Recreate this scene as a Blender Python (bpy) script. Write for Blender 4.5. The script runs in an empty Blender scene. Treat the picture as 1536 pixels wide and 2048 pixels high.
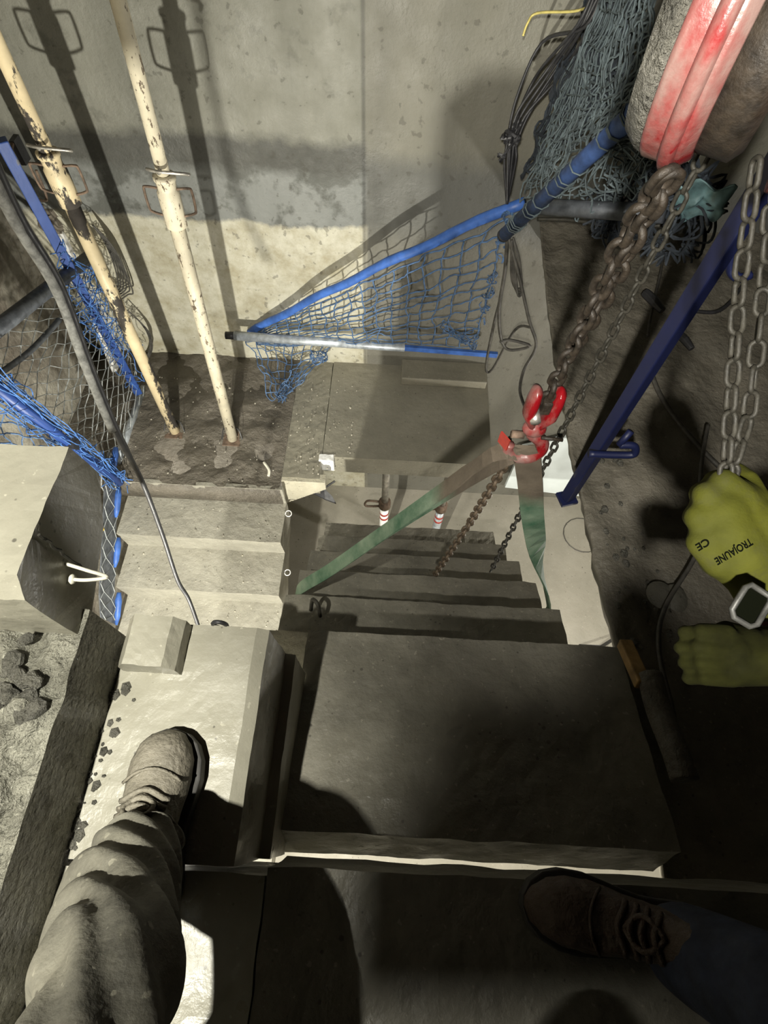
import bpy, bmesh, math, random
from mathutils import Vector, Matrix, noise
V = Vector
random.seed(7)
SC = bpy.context.scene
COL = SC.collection

# ------------------------------------------------------------------ camera
F_PX = 1100.0
g = V((-33, 606, 1100)).normalized()            # straight down, in camera axes (right, image-down, forward)
Zc = -g
Yc = (V((0, 0, 1)) - g * g.z).normalized()
Xc = Yc.cross(Zc)
CAM = V((0, 0, 1.1))


def cam2world(v):
    return V((Xc.dot(v), Yc.dot(v), Zc.dot(v)))


def ray(px, py):
    return cam2world(V((px - 768, py - 1024, F_PX)))


def on_z(px, py, z):
    r = ray(px, py)
    return CAM + r * ((z - CAM.z) / r.z)


def on_x(px, py, x):
    r = ray(px, py)
    return CAM + r * ((x - CAM.x) / r.x)


def on_y(px, py, y):
    r = ray(px, py)
    return CAM + r * ((y - CAM.y) / r.y)


def at_depth(px, py, d):
    return CAM + ray(px, py) * (d / F_PX)


cam_data = bpy.data.cameras.new('camera')
cam = bpy.data.objects.new('camera', cam_data)
COL.objects.link(cam)
cam_data.sensor_fit = 'VERTICAL'
cam_data.sensor_height = 36.0
cam_data.lens = F_PX * 36.0 / 2048.0
cam_data.clip_start = 0.02
R_, D_, Fw = cam2world(V((1, 0, 0))), cam2world(V((0, 1, 0))), cam2world(V((0, 0, 1)))
m = Matrix((R_, -D_, -Fw)).transposed().to_4x4()
m.translation = CAM
cam.matrix_world = m
SC.camera = cam

# ------------------------------------------------------------------ light
SC.view_settings.view_transform = 'Standard'
SC.view_settings.look = 'None'
SC.view_settings.exposure = 0.0
SC.view_settings.gamma = 1.0
SC.view_settings.use_curve_mapping = False
w = bpy.data.worlds.new('world')
SC.world = w
w.use_nodes = True
w.node_tree.nodes['Background'].inputs[0].default_value = (0.9, 0.95, 0.8, 1)
w.node_tree.nodes['Background'].inputs[1].default_value = 0.002


def light(name, kind, loc, target, power, color, radius, size=None, blend=1.0):
    d = bpy.data.lights.new(name, kind)
    d.energy = power
    d.color = color
    d.shadow_soft_size = radius
    if kind == 'SPOT':
        d.spot_size = math.radians(size)
        d.spot_blend = blend
    o = bpy.data.objects.new(name, d)
    COL.objects.link(o)
    o.location = loc
    o.rotation_euler = (V(target) - V(loc)).to_track_quat('-Z', 'Y').to_euler()
    return o


LAMP = V((-.56, -.36, 1.80))          # work lamp at the left, above the boot
LOW = V((-.60, -.60, -.85))           # site lamp down in the stair void, under the landing
HELM = V((-.14, -.53, 1.44))          # the photographer's head lamp
FAR = V((1.62, 1.15, -1.6))           # site lamp on the lowest floor, under the right slab
light('work_lamp_light', 'SPOT', LAMP, (-.45, .06, 0), 330, (1.0, 0.97, 0.85), 0.018, 66, 0.5)
light('site_lamp_light', 'POINT', LOW, (-.7, 2, -1), 400, (1.0, 0.965, 0.85), 0.022)
light('site_lamp_light', 'POINT', FAR, (1, 1, -3), 80, (1.0, 0.965, 0.88), 0.04)
light('head_lamp_light', 'SPOT', HELM, (0.66, 2.4, -0.74), 330, (1.0, 0.955, 0.86), 0.03, 62, 0.8)


# ------------------------------------------------------------------ mesh builder
class MB:
    def __init__(s):
        s.v = []
        s.f = []

    def add(s, vs, fs):
        b = len(s.v)
        s.v += [V(p) for p in vs]
        s.f += [tuple(i + b for i in f) for f in fs]
        return s

    def box(s, c, size, rot=None):
        c = V(c)
        pts = []
        for x in (-.5, .5):
            for y in (-.5, .5):
                for z in (-.5, .5):
                    p = V((x * size[0], y * size[1], z * size[2]))
                    if rot is not None:
                        p = rot @ p
                    pts.append(c + p)
        return s.add(pts, [(0, 1, 3, 2), (4, 6, 7, 5), (0, 4, 5, 1), (2, 3, 7, 6), (0, 2, 6, 4), (1, 5, 7, 3)])

    def prism(s, poly, a, b, axis='x'):
        """poly: 2d outline; extruded along axis from a to b."""
        def mk(t, p):
            if axis == 'x':
                return V((t, p[0], p[1]))
            if axis == 'y':
                return V((p[0], t, p[1]))
            return V((p[0], p[1], t))
        n = len(poly)
        vs = [mk(a, p) for p in poly] + [mk(b, p) for p in poly]
        fs = [tuple(range(n)), tuple(range(2 * n - 1, n - 1, -1))]
        for i in range(n):
            j = (i + 1) % n
            fs.append((i, i + n, j + n, j))
        return s.add(vs, fs)

    def slab(s, poly, a, b, axis='x', step=.025, amp=.004, sc=11, cut=True):
        """prism with finely cut faces and slightly worn, uneven surfaces"""
        pl = []
        for i in range(len(poly)):
            p, q = V((*poly[i], 0)), V((*poly[(i + 1) % len(poly)], 0))
            k = max(1, int((q - p).length / step)) if cut else 1
            for j in range(k):
                pl.append(p.lerp(q, j / k))
        n = len(pl)
        m_ = max(1, int(abs(b - a) / step))

        def mk(t, p):
            v = V((t, p[0], p[1])) if axis == 'x' else (V((p[0], t, p[1])) if axis == 'y' else V((p[0], p[1], t)))
            return v + noise.noise_vector(v * sc) * amp + noise.noise_vector(v * sc * 3.7) * amp * .55
        vs = [mk(a + (b - a) * i / m_, p) for i in range(m_ + 1) for p in pl]
        fs = [tuple(range(n)), tuple(range((m_ + 1) * n - 1, m_ * n - 1, -1))]
        for i in range(m_):
            for k in range(n):
                k2 = (k + 1) % n
                fs.append((i * n + k, (i + 1) * n + k, (i + 1) * n + k2, i * n + k2))
        return s.add(vs, fs)

    def tube(s, pts, r, sides=8, closed=False, cap=True, flat=None):
        pts = [V(p) for p in pts]
        n = len(pts)
        rs = r if isinstance(r, (list, tuple)) else [r] * n
        T = []
        for i in range(n):
            if closed:
                t = pts[(i + 1) % n] - pts[i - 1]
            else:
                t = pts[min(i + 1, n - 1)] - pts[max(i - 1, 0)]
            if t.length < 1e-9:
                t = V((0, 0, 1))
            T.append(t.normalized())
        ref = V((0, 0, 1)) if abs(T[0].z) < .9 else V((1, 0, 0))
        if flat is not None:
            ref = V(flat)
        u = (ref - T[0] * ref.dot(T[0])).normalized()
        vs = []
        for i in range(n):
            u = u - T[i] * u.dot(T[i])
            if u.length < 1e-6:
                u = T[i].orthogonal()
            u.normalize()
            w_ = T[i].cross(u)
            for k in range(sides):
                a = 2 * math.pi * k / sides
                vs.append(pts[i] + (u * math.cos(a) + w_ * math.sin(a)) * rs[i])
        fs = []
        m_ = n if closed else n - 1
        for i in range(m_):
            for k in range(sides):
                k2 = (k + 1) % sides
                i2 = (i + 1) % n
                fs.append((i * sides + k, i * sides + k2, i2 * sides + k2, i2 * sides + k))
        if cap and not closed:
            fs.append(tuple(range(sides - 1, -1, -1)))
            fs.append(tuple(range((n - 1) * sides, n * sides)))
        return s.add(vs, fs)

    def band(s, pts, wdirs, width, thick):
        """flat strap: pts path, wdirs width direction per point."""
        pts = [V(p) for p in pts]
        n = len(pts)
        ws = width if isinstance(width, (list, tuple)) else [width] * n
        vs = []
        for i in range(n):
            t = (pts[min(i + 1, n - 1)] - pts[max(i - 1, 0)]).normalized()
            wd = V(wdirs[i])
            wd = (wd - t * wd.dot(t)).normalized()
            nn = t.cross(wd)
            for a, b in ((-.5, -.5), (.5, -.5), (.5, .5), (-.5, .5)):
                vs.append(pts[i] + wd * ws[i] * a + nn * thick * b)
        fs = [(3, 2, 1, 0), tuple(range(4 * n - 4, 4 * n))]
        for i in range(n - 1):
            for k in range(4):
                fs.append((i * 4 + k, i * 4 + (k + 1) % 4, i * 4 + 4 + (k + 1) % 4, i * 4 + 4 + k))
        return s.add(vs, fs)

    def lathe(s, prof, origin, axis, sides=16):
        """prof: (radius, height along axis)"""
        ax = V(axis).normalized()
        u = ax.orthogonal().normalized()
        w_ = ax.cross(u)
        o = V(origin)
        vs, fs = [], []
        for (r, h) in prof:
            for k in range(sides):
                a = 2 * math.pi * k / sides
                vs.append(o + ax * h + (u * math.cos(a) + w_ * math.sin(a)) * r)
        for i in range(len(prof) - 1):
            for k in range(sides):
                k2 = (k + 1) % sides
                fs.append((i * sides + k, i * sides + k2, (i + 1) * sides + k2, (i + 1) * sides + k))
        fs.append(tuple(range(sides - 1, -1, -1)))
        fs.append(tuple(range((len(prof) - 1) * sides, len(prof) * sides)))
        return s.add(vs, fs)

    def ball(s, c, r, seg=10, rings=7, rot=None):
        c = V(c)
        rr = r if isinstance(r, (tuple, list)) else (r, r, r)
        vs, fs = [], []
        for i in range(rings + 1):
            th = math.pi * i / rings
            for k in range(seg):
                a = 2 * math.pi * k / seg
                p = V((rr[0] * math.sin(th) * math.cos(a), rr[1] * math.sin(th) * math.sin(a), rr[2] * math.cos(th)))
                if rot is not None:
                    p = rot @ p
                vs.append(c + p)
        for i in range(rings):
            for k in range(seg):
                k2 = (k + 1) % seg
                fs.append((i * seg + k, (i + 1) * seg + k, (i + 1) * seg + k2, i * seg + k2))
        return s.add(vs, fs)

    def grid(s, fn, nu, nv):
        vs = [fn(i / nu, j / nv) for i in range(nu + 1) for j in range(nv + 1)]
        fs = []
        for i in range(nu):
            for j in range(nv):
                a = i * (nv + 1) + j
                fs.append((a, a + 1, a + nv + 2, a + nv + 1))
        return s.add(vs, fs)

    def mesh(s, name):
        me = bpy.data.meshes.new(name)
        me.from_pydata([tuple(p) for p in s.v], [], s.f)
        me.update()
        bm = bmesh.new()
        bm.from_mesh(me)
        bmesh.ops.remove_doubles(bm, verts=bm.verts, dist=1e-6)
        bmesh.ops.triangulate(bm, faces=[f for f in bm.faces if len(f.verts) > 12])
        bmesh.ops.recalc_face_normals(bm, faces=bm.faces)
        bm.to_mesh(me)
        bm.free()
        return me

    def build(s, name, mat, parent=None, smooth=False, bevel=0, rough=None):
        me = s.mesh(name)
        o = bpy.data.objects.new(name, me)
        COL.objects.link(o)
        me.materials.append(mat)
        if smooth:
            for p in me.polygons:
                p.use_smooth = True
        if bevel:
            b = o.modifiers.new('bevel', 'BEVEL')
            b.width = bevel
            b.segments = 2
            b.limit_method = 'ANGLE'
        if rough:
            lv, amp, size = rough
            sd = o.modifiers.new('cuts', 'SUBSURF')
            sd.subdivision_type = 'SIMPLE'
            sd.levels = sd.render_levels = lv
            t = bpy.data.textures.new(name + '_lumps', 'CLOUDS')
            t.noise_scale = size
            t.noise_depth = 3
            dm = o.modifiers.new('lumps', 'DISPLACE')
            dm.texture = t
            dm.strength = amp
            dm.mid_level = .5
            dm.texture_coords = 'GLOBAL'
        if parent is not None:
            o.parent = parent
            if parent.type == 'EMPTY':
                o.matrix_parent_inverse = Matrix.Translation(-parent.location)
        return o


def tag(o, label, cat, group=None, kind=None):
    o['label'] = label
    if cat:
        o['category'] = cat
    if group:
        o['group'] = group
    if kind:
        o['kind'] = kind
    return o


def thing(name, loc, label, cat, group=None):
    o = bpy.data.objects.new(name, None)
    COL.objects.link(o)
    o.location = loc
    o.empty_display_size = .05
    return tag(o, label, cat, group)


def struct(o, label, cat):
    return tag(o, label, cat, kind='structure')


def smooth_path(pts, n=8):
    """Catmull-Rom through the points."""
    pts = [V(p) for p in pts]
    out = []
    for i in range(len(pts) - 1):
        p0 = pts[max(i - 1, 0)]
        p1, p2 = pts[i], pts[i + 1]
        p3 = pts[min(i + 2, len(pts) - 1)]
        for k in range(n):
            t = k / n
            out.append(.5 * ((2 * p1) + (p2 - p0) * t + (2 * p0 - 5 * p1 + 4 * p2 - p3) * t * t + (3 * p1 - p0 - 3 * p2 + p3) * t ** 3))
    out.append(pts[-1])
    return out


def jit(a):
    return V((random.uniform(-a, a), random.uniform(-a, a), random.uniform(-a, a)))


# ------------------------------------------------------------------ materials
class NT:
    def __init__(s, name):
        s.m = bpy.data.materials.new(name)
        s.m.use_nodes = True
        s.t = s.m.node_tree
        s.b = s.t.nodes['Principled BSDF']
        s.co = s.t.nodes.new('ShaderNodeTexCoord').outputs['Object']

    def noise(s, scale, detail=5, rough=.6, coord=None, dist=0):
        n = s.t.nodes.new('ShaderNodeTexNoise')
        n.inputs['Scale'].default_value = scale
        n.inputs['Detail'].default_value = detail
        n.inputs['Roughness'].default_value = rough
        n.inputs['Distortion'].default_value = dist
        s.t.links.new(coord or s.co, n.inputs['Vector'])
        return n.outputs['Fac']

    def ramp(s, fac, stops, interp='LINEAR'):
        n = s.t.nodes.new('ShaderNodeValToRGB')
        n.color_ramp.interpolation = interp
        e = n.color_ramp.elements
        while len(e) < len(stops):
            e.new(.5)
        for i, (p, c) in enumerate(stops):
            e[i].position = p
            e[i].color = (c, c, c, 1) if isinstance(c, (int, float)) else (c[0], c[1], c[2], 1)
        s.t.links.new(fac, n.inputs['Fac'])
        return n.outputs['Color']

    def mix(s, fac, a, b, mode='MIX'):
        n = s.t.nodes.new('ShaderNodeMix')
        n.data_type = 'RGBA'
        n.blend_type = mode
        for sock, v in ((n.inputs[0], fac), (n.inputs[6], a), (n.inputs[7], b)):
            if isinstance(v, (int, float)):
                sock.default_value = v
            elif isinstance(v, (tuple, list)):
                sock.default_value = (v[0], v[1], v[2], 1)
            else:
                s.t.links.new(v, sock)
        return n.outputs[2]

    def math(s, op, a, b=0.0, c=None):
        n = s.t.nodes.new('ShaderNodeMath')
        n.operation = op
        for i, v in enumerate((a, b) if c is None else (a, b, c)):
            if isinstance(v, (int, float)):
                n.inputs[i].default_value = v
            else:
                s.t.links.new(v, n.inputs[i])
        return n.outputs[0]

    def xyz(s):
        n = s.t.nodes.new('ShaderNodeSeparateXYZ')
        s.t.links.new(s.co, n.inputs[0])
        return n.outputs

    def mapped(s, scale):
        n = s.t.nodes.new('ShaderNodeMapping')
        n.inputs['Scale'].default_value = scale
        s.t.links.new(s.co, n.inputs['Vector'])
        return n.outputs[0]

    def bump(s, fac, strength, dist=.01, prev=None):
        n = s.t.nodes.new('ShaderNodeBump')
        n.inputs['Strength'].default_value = strength
        n.inputs['Distance'].default_value = dist
        s.t.links.new(fac, n.inputs['Height'])
        if prev is not None:
            s.t.links.new(prev, n.inputs['Normal'])
        s.t.links.new(n.outputs[0], s.b.inputs['Normal'])
        return n.outputs[0]

    def set(s, color=None, rough=None, metal=None, spec=None):
        for nm, v in (('Base Color', color), ('Roughness', rough), ('Metallic', metal), ('Specular IOR Level', spec)):
            if v is None:
                continue
            if isinstance(v, (int, float)):
                s.b.inputs[nm].default_value = v
            elif isinstance(v, (tuple, list)):
                s.b.inputs[nm].default_value = (v[0], v[1], v[2], 1)
            else:
                s.t.links.new(v, s.b.inputs[nm])
        return s


def concrete(name, c1, c2, scale=3.0, speck=(.06, .055, .045), speck_amt=.62, r0=.35, r1=.75, bump=.35, fine=60):
    c1, c2 = tuple(x * .72 for x in c1), tuple(x * .74 for x in c2)
    n = NT(name)
    base = n.ramp(n.noise(scale, 8, .65), [(.3, c1), (.7, c2)])
    sp = n.ramp(n.noise(46, 4, .65), [(speck_amt + .02, 0), (speck_amt + .14, .75)])
    base = n.mix(sp, base, speck)
    pale = n.ramp(n.noise(70, 2, .5), [(.68, 0), (.72, 1)])
    base = n.mix(n.math('MULTIPLY', pale, .5), base, (c2[0] * 1.5, c2[1] * 1.5, c2[2] * 1.5))
    vo = n.t.nodes.new('ShaderNodeTexVoronoi')
    vo.inputs['Scale'].default_value = 34
    n.t.links.new(n.co, vo.inputs['Vector'])
    pit = n.ramp(n.math('ADD', vo.outputs['Distance'], n.math('MULTIPLY', n.noise(7, 3), .55)), [(.30, 1), (.36, 0)])
    base = n.mix(n.math('MULTIPLY', pit, .72), base, (speck[0] * .8, speck[1] * .8, speck[2] * .8))
    rr = n.ramp(n.noise(scale * 2.2, 4), [(.35, r0), (.65, r1)])
    n.set(base, rr)
    a = n.bump(pit, -.5, .004)
    a = n.bump(n.noise(scale * 5, 6), bump, .03, a)
    n.bump(n.noise(fine, 4, .7), bump * .7, .006, a)
    return n.m


def plain(name, c, rough=.5, metal=0, var=.25, scale=20, bump=.1):
    n = NT(name)
    dark = tuple(x * (1 - var) for x in c)
    lite = tuple(min(1, x * (1 + var)) for x in c)
    n.set(n.ramp(n.noise(scale, 5), [(.35, dark), (.65, lite)]), n.ramp(n.noise(scale * 1.7), [(.3, max(.05, rough - .12)), (.7, min(1, rough + .12))]), metal)
    if bump:
        n.bump(n.noise(scale * 4, 4), bump, .004)
    return n.m


def chipped(name, paint, under, amount, scale, rough=.5, metal_under=.3, stretch=(1, 1, .45)):
    n = NT(name)
    f = n.noise(scale, 8, .7, n.mapped(stretch))
    chips = n.ramp(f, [(amount, 0), (amount + .03, 1)])
    p = n.ramp(n.noise(9, 5), [(.3, tuple(x * .72 for x in paint)), (.7, paint)])
    u = n.ramp(n.noise(30, 4), [(.3, tuple(x * .5 for x in under)), (.7, under)])
    n.set(n.mix(chips, p, u), n.ramp(f, [(amount, rough), (amount + .05, .8)]))
    n.bump(f, .3, .004)
    return n.m


M = {}
M['mud_pale'] = concrete('mud_pale', (.24, .225, .175), (.34, .32, .25), 4, r0=.28, r1=.55, bump=.22)
M['mud_wet'] = concrete('mud_wet', (.33, .315, .25), (.43, .41, .33), 4, r0=.24, r1=.5, bump=.11, speck_amt=.68)
M['mud_brown'] = concrete('mud_brown', (.13, .115, .09), (.23, .205, .165), 5, r0=.4, r1=.7, bump=.6)
M['mud_rough'] = concrete('mud_rough', (.17, .165, .13), (.56, .545, .45), 14, r0=.1, r1=.45, bump=1.0, fine=40)
M['step'] = concrete('step_concrete', (.34, .325, .27), (.48, .46, .385), 5, r0=.35, r1=.65, bump=.3)
M['flight'] = concrete('flight_concrete', (.155, .146, .118), (.32, .302, .244), 4, r0=.35, r1=.7, bump=.3)
M['dark_mud'] = concrete('dark_mud', (.065, .058, .044), (.15, .135, .103), 5, r0=.4, r1=.75, bump=.7)
M['slab_mud'] = concrete('slab_mud', (.12, .11, .085), (.25, .228, .18), 4, r0=.4, r1=.7, bump=.5)
M['side'] = concrete('side_concrete', (.12, .115, .09), (.2, .19, .155), 4, r0=.5, r1=.8, bump=.3)
M['bracket'] = concrete('raw_concrete', (.46, .43, .33), (.62, .58, .45), 8, r0=.6, r1=.9, bump=.3)
M['floor'] = concrete('floor_concrete', (.33, .31, .25), (.45, .42, .35), 2.5, r0=.45, r1=.7, bump=.15)
M['blue_paint'] = chipped('blue_paint', (.022, .065, .26), (.16, .17, .19), .64, 14, .45)
M['navy_paint'] = chipped('navy_paint', (.006, .010, .05), (.045, .045, .055), .62, 12, .5)
M['dark_pipe'] = plain('dark_pipe', (.10, .11, .125), .5, .4, .4, 25)
M['blue_dirty'] = plain('dirty_blue_sleeve', (.035, .075, .21), .6, 0, .45, 22)
M['blue_sleeve'] = plain('blue_sleeve', (.042, .12, .40), .5, 0, .3, 14)
M['net_blue'] = plain('net_blue', (.06, .115, .22), .7, 0, .45, 30)
M['net_bright'] = plain('net_bright', (.055, .15, .40), .7, 0, .4, 30)
M['net_dirty'] = plain('net_dirty', (.085, .11, .118), .8, 0, .5, 22)
M['net_dark'] = plain('net_dark', (.018, .024, .032), .8, 0, .4, 22)
M['wire_mesh'] = plain('wire_mesh', (.34, .36, .36), .55, .3, .3, 30)
M['galv'] = plain('galvanised', (.46, .50, .54), .38, .55, .3, 30)
M['steel'] = plain('bare_steel', (.42, .40, .36), .4, .7, .35, 40)
M['prop_chipped'] = chipped('cream_paint_chipped', (.72, .60, .38), (.05, .042, .035), .53, 9, .5)
M['prop_specked'] = chipped('cream_paint_specked', (.68, .62, .47), (.16, .12, .08), .57, 55, .5)
M['rust'] = plain('rust', (.15, .105, .075), .8, .2, .45, 40, .3)
M['chain_rust'] = plain('muddy_chain', (.024, .018, .012), .6, .2, .5, 60, .3)
M['chain_grey'] = plain('grey_chain', (.024, .022, .016), .65, .2, .4, 60, .2)
M['sling_chain'] = plain('rusty_chain', (.085, .062, .04), .6, .2, .5, 60, .3)
M['black'] = plain('black_rubber', (.02, .02, .022), .5, 0, .3, 30)
M['cable'] = plain('dirty_cable', (.062, .058, .05), .6, 0, .4, 30)
M['foam'] = plain('grey_foam', (.22, .22, .205), .9, 0, .4, 60, .3)
M['dull_metal'] = plain('dull_metal', (.055, .055, .05), .5, .3, .3, 40)
M['white'] = plain('white_board', (.70, .76, .76), .45, 0, .06, 6, .02)
M['white_paint'] = plain('white_paint', (.74, .74, .72), .5, 0, .12, 30)
M['plastic'] = plain('pale_plastic', (.66, .64, .54), .4, 0, .1, 30)
M['yellow'] = plain('yellow_wire', (.50, .43, .14), .5, 0, .2, 30)
M['wood'] = plain('dirty_wood', (.30, .19, .07), .7, 0, .4, 20)
M['tarp'] = plain('teal_sheet', (.12, .21, .225), .5, 0, .4, 25)
M['leather'] = concrete('muddy_leather', (.16, .145, .112), (.33, .30, .235), 10, r0=.45, r1=.7, bump=.4)
M['leather_dark'] = concrete('brown_leather', (.055, .036, .024), (.10, .064, .043), 10, r0=.4, r1=.7, bump=.4)
M['sole'] = plain('rubber_sole', (.035, .033, .03), .7)
M['trouser'] = concrete('muddy_trousers', (.022, .021, .018), (.30, .285, .225), 5, r0=.6, r1=.9, bump=.22, speck_amt=.7)
M['navy_cloth'] = plain('navy_cloth', (.02, .027, .05), .85, 0, .4, 18, .3)
M['jacket'] = plain('dark_jacket', (.04, .042, .05), .85, 0, .3, 18, .3)
M['glove_dim'] = plain('dim_hi_vis', (.0085, .0088, .0015), .95, 0, .4, 18, .3)  # darker copy of the glove colour, standing in for dim light
M['glove_dim'].node_tree.nodes['Principled BSDF'].inputs['Specular IOR Level'].default_value = .08
M['red_knit'] = plain('dark_red_knit', (.10, .018, .015), .9, 0, .3, 80, .4)
M['ink'] = plain('black_ink', (.003, .0035, .002), .95, 0, 0, 30, 0)
_i = M['ink'].node_tree.nodes['Principled BSDF'].inputs
_i['Specular IOR Level'].default_value = 0
M['skin'] = plain('skin', (.35, .21, .15), .6)
M['red_tag'] = plain('red_tag', (.30, .03, .02), .6)
M['rock'] = concrete('rubble', (.07, .068, .055), (.26, .25, .21), 18, r0=.2, r1=.6, bump=.9)
M['pebble'] = plain('pebbles', (.36, .34, .28), .35, 0, .6, 40)
M['yellow_plastic'] = plain('yellow_plastic', (.6, .42, .03), .5)

# red lacquer smeared with pale cement
n = NT('red_muddy_paint')
f = n.noise(11, 7, .65, n.mapped((1, 1, .5)))
dirt = n.ramp(f, [(.44, 0), (.62, 1)])
red = n.ramp(n.noise(6), [(.3, (.13, .003, .005)), (.7, (.27, .008, .012))])
n.set(n.mix(n.math('MULTIPLY', dirt, .8), red, (.20, .155, .135)), n.ramp(f, [(.4, .18), (.7, .6)]))
n.bump(n.noise(40, 5), .45, .004)
M['red'] = n.m

# green web sling, brown with mud up at the hook, pale dust near the foot
n = NT('green_sling')
z = n.xyz()['Z']
weave = n.noise(160, 2)
grn = n.ramp(n.noise(12, 5), [(.3, (.028, .085, .045)), (.7, (.17, .23, .16))])
brown = n.ramp(n.noise(14, 5), [(.3, (.062, .048, .033)), (.7, (.12, .098, .07))])
k = n.math('ADD', n.math('MULTIPLY', n.math('ADD', z, .17), 7.0), n.math('MULTIPLY', n.noise(9), .8))
n.set(n.mix(n.ramp(k, [(.3, 0), (.9, 1)]), grn, brown), .85)
n.bump(weave, .4, .002)
M['sling'] = n.m

# hi-vis glove, muddied at the knuckles
n = NT('hi_vis_glove')
hv = n.ramp(n.noise(14, 5), [(.3, (.034, .036, .004)), (.7, (.056, .058, .005))])
md = n.ramp(n.noise(24, 6, .7), [(.52, 0), (.7, 1)])
n.set(n.mix(n.math('MULTIPLY', md, .7), hv, (.036, .036, .012)), .8, spec=.15)
n.bump(n.noise(220, 2), .25, .002)
M['glove'] = n.m

# the back wall: damp stains in horizontal pours
n = NT('stained_wall')
o = n.xyz()
zz = n.math('ADD', o['Z'], n.math('MULTIPLY', n.math('SUBTRACT', n.noise(5, 6, .7), .5), .13))
fine = n.noise(22, 6, .7)
streak = n.noise(1, 5, .6, n.mapped((7, 7, .9)))
up = n.mix(streak, (.15, .152, .125), (.36, .355, .295))
up = n.mix(n.ramp(n.noise(3, 6, .65), [(.35, .0), (.7, .75)]), up, (.19, .188, .15))
up = n.mix(n.ramp(n.noise(13, 4, .6), [(.58, 0), (.7, .5)]), up, (.12, .118, .095))
damp = n.mix(fine, (.055, .055, .047), (.125, .125, .108))
mid = n.mix(streak, (.15, .16, .15), (.31, .32, .30))
mid = n.mix(n.ramp(n.noise(4, 5, .6), [(.5, 0), (.56, 1)]), mid, (.12, .124, .11))
cream = n.mix(n.ramp(n.noise(9, 7, .7), [(.4, 0), (.65, 1)]), (.60, .58, .47), (.40, .365, .25))
crk = n.ramp(n.noise(30, 4), [(.62, 0), (.7, 1)])
cream = n.mix(n.math('MULTIPLY', crk, .5), cream, (.3, .28, .2))


def step_z(h, wdt):
    return n.ramp(n.math('ADD', n.math('MULTIPLY', n.math('SUBTRACT', zz, h), .5 / wdt), .5), [(0, 0), (1, 1)])


left = n.mix(step_z(-.585, .012), cream, mid)
left = n.mix(step_z(-.345, .03), left, damp)
left = n.mix(step_z(-.20, .025), left, up)
lowr = n.mix(streak, (.17, .163, .135), (.30, .29, .24))
right = n.mix(step_z(-.62, .06), lowr, n.mix(streak, (.11, .11, .098), (.22, .22, .195)))
right = n.mix(step_z(-.26, .05), right, n.mix(streak, (.17, .165, .132), (.33, .318, .255)))
xj = n.math('ADD', o['X'], n.math('MULTIPLY', n.math('SUBTRACT', n.noise(2.5, 3), .5), .03))
side = n.ramp(n.math('ADD', n.math('MULTIPLY', n.math('ADD', xj, .17), 30), .5), [(0, 0), (1, 1)])
right = n.mix(1.0, right, (.78, .78, .78), 'MULTIPLY')
allc = n.mix(side, left, right)
joint = n.ramp(n.math('ABSOLUTE', n.math('ADD', o['X'], .172)), [(.003, .55), (.012, 1)])
allc = n.mix(1.0, allc, joint, 'MULTIPLY')
pit = n.ramp(n.math('ADD', n.noise(24, 3, .5), n.math('MULTIPLY', n.noise(3, 3), .25)), [(.76, 0), (.80, 1)])
allc = n.mix(n.math('MULTIPLY', pit, .45), allc, (.07, .065, .05))
allc = n.mix(1.0, allc, (.80, .80, .80), 'MULTIPLY')
n.set(allc, n.ramp(n.noise(6, 4), [(.35, .4), (.65, .75)]))
a = n.bump(fine, .3, .02)
n.bump(n.noise(70, 4), .25, .005, a)
M['wall'] = n.m

# left wall: brown render with block patches
n = NT('brown_wall')
br = n.t.nodes.new('ShaderNodeTexBrick')
br.inputs['Scale'].default_value = 3.2
br.inputs['Color1'].default_value = (.15, .13, .10, 1)
br.inputs['Color2'].default_value = (.34, .31, .25, 1)
br.inputs['Mortar'].default_value = (.24, .22, .18, 1)
n.t.links.new(n.mapped((0, 1, 1)), br.inputs['Vector'])
mp = n.t.nodes.new('ShaderNodeCombineXYZ')
n.t.links.new(n.xyz()['Y'], mp.inputs[0])
n.t.links.new(n.xyz()['Z'], mp.inputs[1])
n.t.links.new(mp.outputs[0], br.inputs['Vector'])
blot = n.ramp(n.noise(4, 6, .65), [(.42, (.13, .11, .085)), (.6, (.44, .42, .35))])
n.set(n.mix(.6, br.outputs['Color'], blot), .8)
n.bump(n.noise(16, 6), .7, .02)
M['wall_left'] = n.m

# ------------------------------------------------------------------ the setting
YW = 2.5
struct(MB().box((.1, YW + .1, .0), (4.2, .2, 6.2)).build('wall_back', M['wall']), 'stained grey concrete wall behind the stairs, cream below a damp band', 'wall')
struct(MB().box((-1.95, .4, .0), (.2, 4.0, 6.2)).build('wall_left', M['wall_left'], rough=(5, .03, .15)), 'blotchy brown and grey wall behind the left mesh panel', 'wall')
struct(MB().box((2.2, .4, .0), (.2, 4.2, 6.2)).build('wall_right', M['wall_left']), 'dark concrete wall at the far right', 'wall')
struct(MB().box((.1, .4, -3.06), (4.2, 4.4, .12)).build('floor', M['floor']), 'pale dusty concrete floor at the bottom of the stairwell', 'floor')

# muddy half landing with the props: left part
NO = [(1.537, -1.5), (1.30, -1.672), (1.052, -1.842)]


def mudtop(u, v):
    x = -1.85 + u * 1.27
    y = 1.537 + v * (YW - 1.537)
    e = min(1, min(u, 1 - u, v, 1.2 - v) * 12)
    return V((x, y, -1.5 + e * .022 * noise.noise(V((x * 7, y * 7, 0))) + e * .008 * noise.noise(V((x * 22, y * 22, 3)))))


b = MB()
b.grid(mudtop, 70, 60)
b.prism([(-1.85, -1.66), (-.58, -1.66), (-.58, -1.505), (-1.85, -1.505)], 1.537, YW, 'y')
struct(b.build('mid_landing', M['mud_brown'], smooth=True), 'brown muddy half landing under the two cream props', 'landing')
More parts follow.
